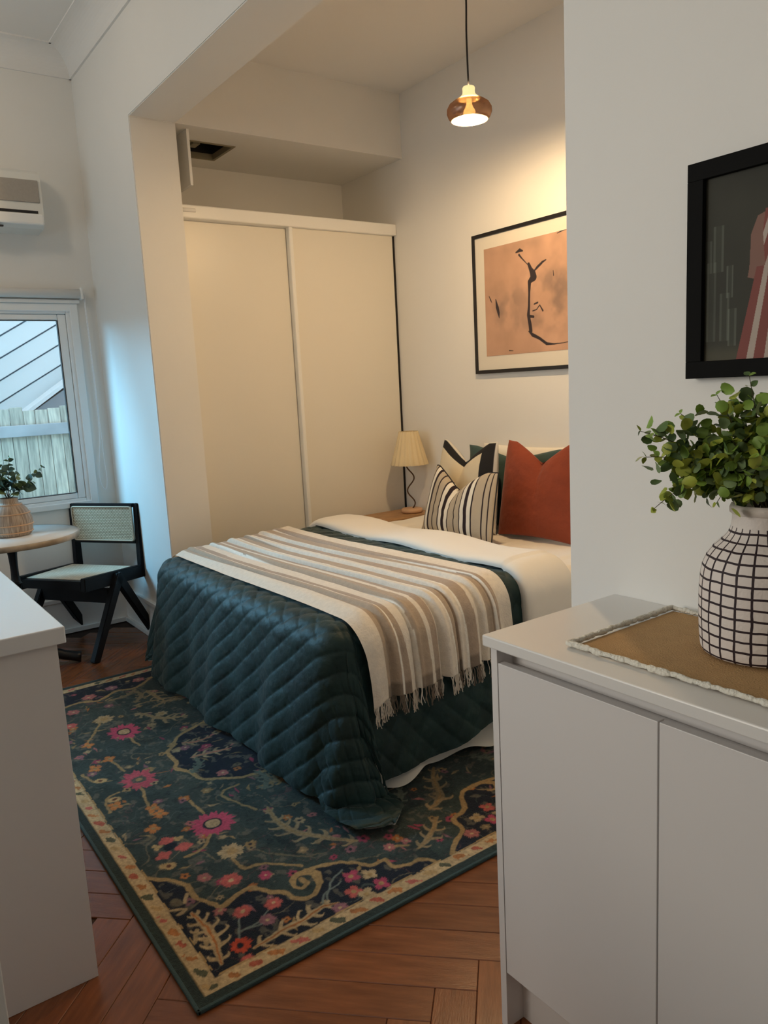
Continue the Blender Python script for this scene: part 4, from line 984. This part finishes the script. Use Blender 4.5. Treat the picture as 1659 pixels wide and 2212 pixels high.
def line(pts, w, c_, closed=False):
    ww = [w]*len(pts) if not isinstance(w, (list, tuple)) else w
    pr = catmull([(p[0], p[1], 0) for p in pts], 3); 
    wl = np.interp(np.linspace(0, 1, len(pr)), np.linspace(0, 1, len(ww)), ww)
    xsn = [p.x for p in pr]; ysn = [p.y for p in pr]; mw = max(ww)+.03
    ix = np.where((xs > min(xsn)-mw) & (xs < max(xsn)+mw))[0]; iy = np.where((ys_ > min(ysn)-mw) & (ys_ < max(ysn)+mw))[0]
    if len(ix) == 0 or len(iy) == 0: return
    sl = np.s_[ix[0]:ix[-1]+1, iy[0]:iy[-1]+1]
    d_ = seg_d(Xw[sl], Yw[sl], [(p.x, p.y) for p in pr], wl); mk = np.zeros(X.shape); mk[sl] = sstep(.002, -.002, d_); put(mk, c_)
def leafy(pts, n, L_, c_, spine=None, w=.010):
    """a feathery leaf: lobes on both sides of a spine"""
    pr = catmull([(p[0], p[1], 0) for p in pts], 6); line(pts, [w*.6, w*1.5, w*1.2, w*.5], c_)
    for k in range(n):
        t_ = (k+.5)/n; i = min(int(t_*(len(pr)-1)), len(pr)-2); p = pr[i]; d_ = (pr[i+1]-pr[i]).normalized(); s_ = Vector((-d_.y, d_.x, 0)); l = L_*math.sin(math.pi*(.15+.8*t_))
        for sg_ in (-1, 1):
            q = p+(s_*sg_*.9+d_*.45)*l; q2 = q+d_*l*.30
            line([(p.x, p.y), ((p.x+q.x)/2-d_.x*.004, (p.y+q.y)/2-d_.y*.004), (q.x, q.y), (q2.x, q2.y)], [w*.9, w*.7, w*.45, w*.15], c_)
    if spine is not None: line(pts, [w*.25, w*.4, w*.3], spine)
# navy corner and side fields bounded by the golden scroll lines
arab1 = [(.59, 2.156), (.623, 2.117), (.658, 2.079), (.675, 2.031), (.675, 1.964), (.70, 1.923), (.715, 1.884), (.767, 1.90), (.814, 1.908), (.843, 1.862), (.879, 1.832), (.898, 1.772), (.945, 1.763), (.982, 1.799)]
arab2 = [(.977, 1.869), (1.035, 1.86), (1.107, 1.817), (1.142, 1.769), (1.187, 1.761), (1.195, 1.713), (1.245, 1.699), (1.281, 1.689), (1.298, 1.655)]
polyA = arab1[:-1]+[(.99, 1.81), (1.0, 1.86)]+arab2[1:]+[(1.298, 1.60), (.55, 1.60), (.55, 2.156)]
def inpoly(px_, py_, poly):
    ins = np.zeros(px_.shape, bool); j = len(poly)-1
    for i in range(len(poly)):
        xi, yi = poly[i]; xj, yj = poly[j]
        cnd = ((yi > py_) != (yj > py_)) & (px_ < (xj-xi)*(py_-yi)/((yj-yi) if yj != yi else 1e-9)+xi); ins ^= cnd; j = i
    return ins
put(inpoly(Xw, Yw, polyA).astype(float), navy)
arab3 = [(1.365, 1.655), (1.418, 1.698), (1.476, 1.731), (1.489, 1.791), (1.564, 1.818), (1.601, 1.883), (1.666, 1.908), (1.76, 1.90), (1.84, 1.86)]
put(inpoly(Xw, Yw, arab3+[(1.95, 1.78), (2.05, 1.62), (1.365, 1.62)]).astype(float), navy)
arab4 = [(1.24, 3.11), (1.196, 3.095), (1.093, 3.051), (1.029, 3.02), (.975, 2.945), (.94, 2.906), (.937, 2.806), (.913, 2.753), (.946, 2.686), (.966, 2.603), (1.022, 2.562), (1.078, 2.522), (1.147, 2.507), (1.25, 2.50)]
put(inpoly(Xw, Yw, arab4+[(1.6, 2.4), (1.9, 2.7), (1.6, 3.2)]).astype(float), navy)
polyB = [(.59, 3.50), (.66, 3.56), (.70, 3.66), (.80, 3.70), (.88, 3.66), (.98, 3.72), (1.08, 3.70), (1.2, 3.80), (1.3, 3.82)]
put(inpoly(Xw, Yw, polyB+[(1.3, 3.93), (.55, 3.93), (.55, 3.5)]).astype(float), navy)
# scattered small flowers, sprigs and buds
rs = random.Random(21)
inner = sstep(.082, .09, np.minimum(np.minimum(X-RX0, RX1-X), np.minimum(Y-RY0, RY1-Y)))
for sd_, sc1, wd_, c_, st_ in ((91, 7., .013, (.17, .14, .085), .75), (93, 11., .012, (.10, .12, .105), .6), (95, 16., .014, (.15, .07, .07), .5)):
    nn1 = vnoise(Xw*sc1+3, Yw*sc1, sd_, 2); gate = sstep(.46, .56, vnoise(X*6+sd_, Y*6, sd_+1, 2))
    put(sstep(wd_, wd_*.4, np.abs(nn1-.5))*gate*st_*inner, c_)
sp_ = vnoise(X*34, Y*34, 97, 3); put(sstep(.66, .72, sp_)*.55*inner, (.15, .135, .10)); put(sstep(.34, .29, sp_)*.5*inner, (.014, .022, .024))
for k in range(420):
    cx_, cy_ = rs.uniform(RX0+.1, 2.0), rs.uniform(RY0+.12, RY1-.12)
    c_ = rs.choice([rosy, mauve, creamc*.7, gold, orange*.8, pink*.7, creamc*.5, gold*.8])
    if rs.random() < .45: flower(cx_, cy_, rs.uniform(.010, .022), rs.choice([4, 5, 6]), c_, creamc*.8 if rs.random() < .5 else navy, .3, amp=.35, ph=rs.random()*3)
    else:
        an = rs.random()*6.28; l = rs.uniform(.02, .055); line([(cx_, cy_), (cx_+l*math.cos(an)*.6, cy_+l*math.sin(an)*.4), (cx_+l*math.cos(an), cy_+l*math.sin(an))], [.001, rs.uniform(.003, .008), .001], c_)
for pts, w in ((arab1, .0085), (arab2, .0075), (arab3, .0085), (arab4, .0085), (polyB, .009)): line(pts, w, gold*1.1)
line([(.982, 1.799), (.995, 1.84), (.975, 1.872), (.937, 1.865), (.918, 1.835), (.93, 1.81), (.955, 1.822), (.95, 1.845)], [.012, .014, .012, .010, .008, .006, .008, .010], gold*1.15)
line([(1.666, 1.908), (1.72, 1.905), (1.75, 1.87), (1.73, 1.84), (1.70, 1.85)], [.010, .012, .010, .008, .006], gold*1.1)
for pts in ([(.692, 1.712), (.71, 1.764), (.752, 1.829)], [(.71, 1.764), (.769, 1.761), (.835, 1.804)], [(.71, 1.764), (.76, 1.75), (.791, 1.754)], [(.95, 1.70), (1.009, 1.78), (1.064, 1.801)], [(1.03, 1.76), (.98, 1.75), (.94, 1.71)]): line(pts, .0028, (.16, .19, .17))
for pts in ([(1.276, 3.391), (1.15, 3.46), (1.017, 3.484)], [(.777, 2.765), (.744, 2.591), (.731, 2.484)], [(.867, 3.226), (.872, 3.048)], [(.856, 2.266), (.79, 2.187), (.726, 2.178)], [(.865, 2.486), (.872, 2.38)], [(.738, 3.009), (.757, 2.867)], [(.832, 2.072), (.845, 2.001), (.899, 1.985), (.98, 1.901)], [(1.237, 1.805), (1.288, 1.777)], [(.62, 2.60), (.64, 2.70), (.69, 2.72)], [(.62, 2.95), (.64, 2.86), (.67, 2.86)], [(.70, 3.20), (.76, 3.30), (.83, 3.42)], [(1.02, 2.28), (.97, 2.45), (1.05, 2.48)]): line(pts, .0055, gold)
leafy([(.622, 1.680), (.640, 1.745), (.650, 1.80), (.646, 1.86), (.640, 1.915)], 6, .046, creamc*.95, orange*.9, .0085)
leafy([(.715, 1.678), (.787, 1.690), (.857, 1.688), (.915, 1.700), (.975, 1.690)], 5, .040, creamc*.90, orange*.7, .0085)
leafy([(1.18, 1.90), (1.10, 2.00), (1.055, 2.08), (1.04, 2.17), (1.055, 2.27)], 7, .050, creamc*.62, gold, .0095)
leafy([(.99, 3.36), (1.03, 3.27), (1.08, 3.22), (1.14, 3.20)], 5, .05, creamc*.68, gold, .010)
leafy([(1.10, 3.62), (1.11, 3.53), (1.12, 3.45)], 4, .05, creamc*.6, gold, .009)
leafy([(1.47, 1.89), (1.55, 1.93), (1.60, 2.03), (1.66, 2.10)], 5, .045, creamc*.55, gold, .009)
leafy([(1.30, 1.742), (1.36, 1.764), (1.404, 1.794), (1.46, 1.84)], 4, .040, creamc*.62, gold, .008)
leafy([(1.00, 2.80), (1.07, 2.78), (1.15, 2.76)], 4, .04, creamc*.7, coral, .008)
leafy([(1.02, 2.95), (1.07, 2.92), (1.14, 2.93)], 4, .035, creamc*.6, coral, .008)
flower(.87, 2.297, .074, 11, pink, creamc*.8, .36, navy, .22); flower(.867, 3.226, .068, 9, pink, creamc*.9, .34, navy, .28, ex=1.25)
flower(.777, 2.765, .066, 9, (.40, .075, .10), gold, .18, (.09, .09, .075), .30, ex=1.25); flower(.777, 2.765, .030, 7, (.085, .085, .07), gold, .4)
for k in range(16):
    cx_, cy_ = rs.uniform(.62, 1.9), rs.uniform(1.7, 3.85); an = rs.random()*6.28; l = rs.uniform(.05, .09)
    leafy([(cx_, cy_), (cx_+l*math.cos(an), cy_+l*math.sin(an)), (cx_+1.9*l*math.cos(an+.35), cy_+1.9*l*math.sin(an+.35))], 4, rs.uniform(.022, .036), rs.choice([creamc*.42, creamc*.5, gold*.8, (.12, .14, .11)]), None, .008)
for (x_, y_) in ((.713, 2.300), (.743, 2.232), (.678, 2.228)): flower(x_, y_, .026, 4, coral, amp=.3, ph=x_*9)
for (x_, y_) in ((.745, 2.29), (.675, 2.285)): flower(x_, y_, .018, 3, gold*1.4, amp=.5)
put(blobm(.709, 2.262, .020), navy*.8)
for (x_, y_), r in (((.85, 2.11), .042), ((.839, 3.421), .045), ((1.062, 3.303), .028)): flower(x_, y_, r, 7, creamc*.85, gold*1.2, .4, amp=.3)
for (x_, y_) in ((.738, 3.009), (.747, 2.528), (.755, 2.475), (.701, 2.399), (.708, 3.196), (.672, 2.967), (.65, 2.632)): flower(x_, y_, .026, 4, orange, gold, .3, amp=.5, ph=y_*3, ex=1.2)
for (x_, y_) in ((.666, 2.168), (.661, 2.854), (.66, 2.676)): flower(x_, y_, .024, 2, gold*1.5, (.12, .05, .03), .35, amp=.4, ph=.6)
for (x_, y_), r, c_ in (((.752, 1.829), .026, coral), ((.835, 1.804), .026, coral), ((.791, 1.754), .023, mauve*1.2), ((.969, 1.666), .022, mauve*1.2), ((.788, 1.977), .032, coral), ((.875, 1.932), .022, pink), ((.684, 1.65), .020, coral), ((1.237, 1.805), .020, rosy), ((1.255, 1.624), .022, rosy), ((1.481, 1.693), .026, rosy), ((.73, 2.04), .022, rosy), ((.84, 1.835), .012, mauve), ((1.01, 2.90), .022, mauve), ((1.08, 2.85), .020, pink*.7), ((1.04, 2.60), .024, rosy), ((.70, 3.45), .03, coral), ((.75, 3.60), .03, rosy), ((.86, 3.74), .034, rosy), ((.98, 3.78), .032, mauve*1.3), ((1.12, 3.80), .03, rosy), ((.90, 3.56), .022, mauve)):
    flower(x_, y_, r, 6, c_, creamc*1.1, .22, None, .22, ph=x_*5)
flower(.693, 1.71, .028, 8, (.50, .07, .035), navy, .34, None, .25)
for (x_, y_), c_ in (((1.069, 1.762), pink), ((1.118, 1.680), pink), ((1.035, 1.700), coral), ((1.115, 1.738), creamc), ((1.060, 1.668), creamc), ((1.622, 1.775), coral), ((1.585, 1.712), pink), ((1.555, 1.752), creamc*.8), ((1.63, 1.72), creamc*.7)): flower(x_, y_, .027, 4, c_, gold*1.3, .3, amp=.45, ph=x_*11+y_*7)
for pts in ([(.60, 1.80), (.625, 1.84)], [(.595, 1.96), (.63, 1.94), (.61, 1.93)], [(.66, 2.0), (.64, 1.97)]): line(pts, .006, creamc*.8)
# border
ed = np.minimum(np.minimum(X-RX0, RX1-X), np.minimum(Y-RY0, RY1-Y)); e_w = ed+.0035*(n4-.5)
alongx = (np.minimum(Y-RY0, RY1-Y) < np.minimum(X-RX0, RX1-X)); s_ = np.where(alongx, X, Y)
band = sstep(.033, .035, e_w)*sstep(.077, .075, e_w)
put(band, creamc*1.08)
ph_ = (s_/.062+.3); fr_ = ph_-np.floor(ph_); ix_ = np.floor(ph_).astype(int)
nd_ = vnoise(X*75, Y*75, 99, 2)
dash = sstep(.02, -.06, np.hypot((fr_-.5+.6*(e_w-.055)/.05)/.30, (e_w-.055)/.0165)-.80-1.3*(nd_-.5))
pc = np.array([orange*1.0, coral*1.05, gold*1.5, grn, orange*.8, (.40, .08, .05)]); dcol = pc[(ix_*7 % 6)]
mk = (dash*band*.9)[..., None]; col = col*(1-mk)+dcol*mk
put(sstep(.034, .032, e_w), teal*.9); put((np.abs(ed-.034) < .0012).astype(float)*.6, gold)
put(((np.abs(e_w-.0795) < .003)*(n1 > .45)).astype(float), gold*1.2)
zr = .0105+.0008*n1+.004*np.exp(-((X-1.15)**2+(Y-2.75)**2)/.02)
grid_mesh('pile', np.stack([X, Y, zr], -1), M['rug'], rug, col=np.clip(col, 0, 1))
bm = bmesh.new()
for s in ((RX0, RX0+.010, RY0, RY1), (RX1-.010, RX1, RY0, RY1), (RX0, RX1, RY0, RY0+.010), (RX0, RX1, RY1-.010, RY1)): add_box(bm, *s, .0006, .0115, .003)
bm_obj('binding', bm, M['rugedge'], rug)
print('planks', nplank)
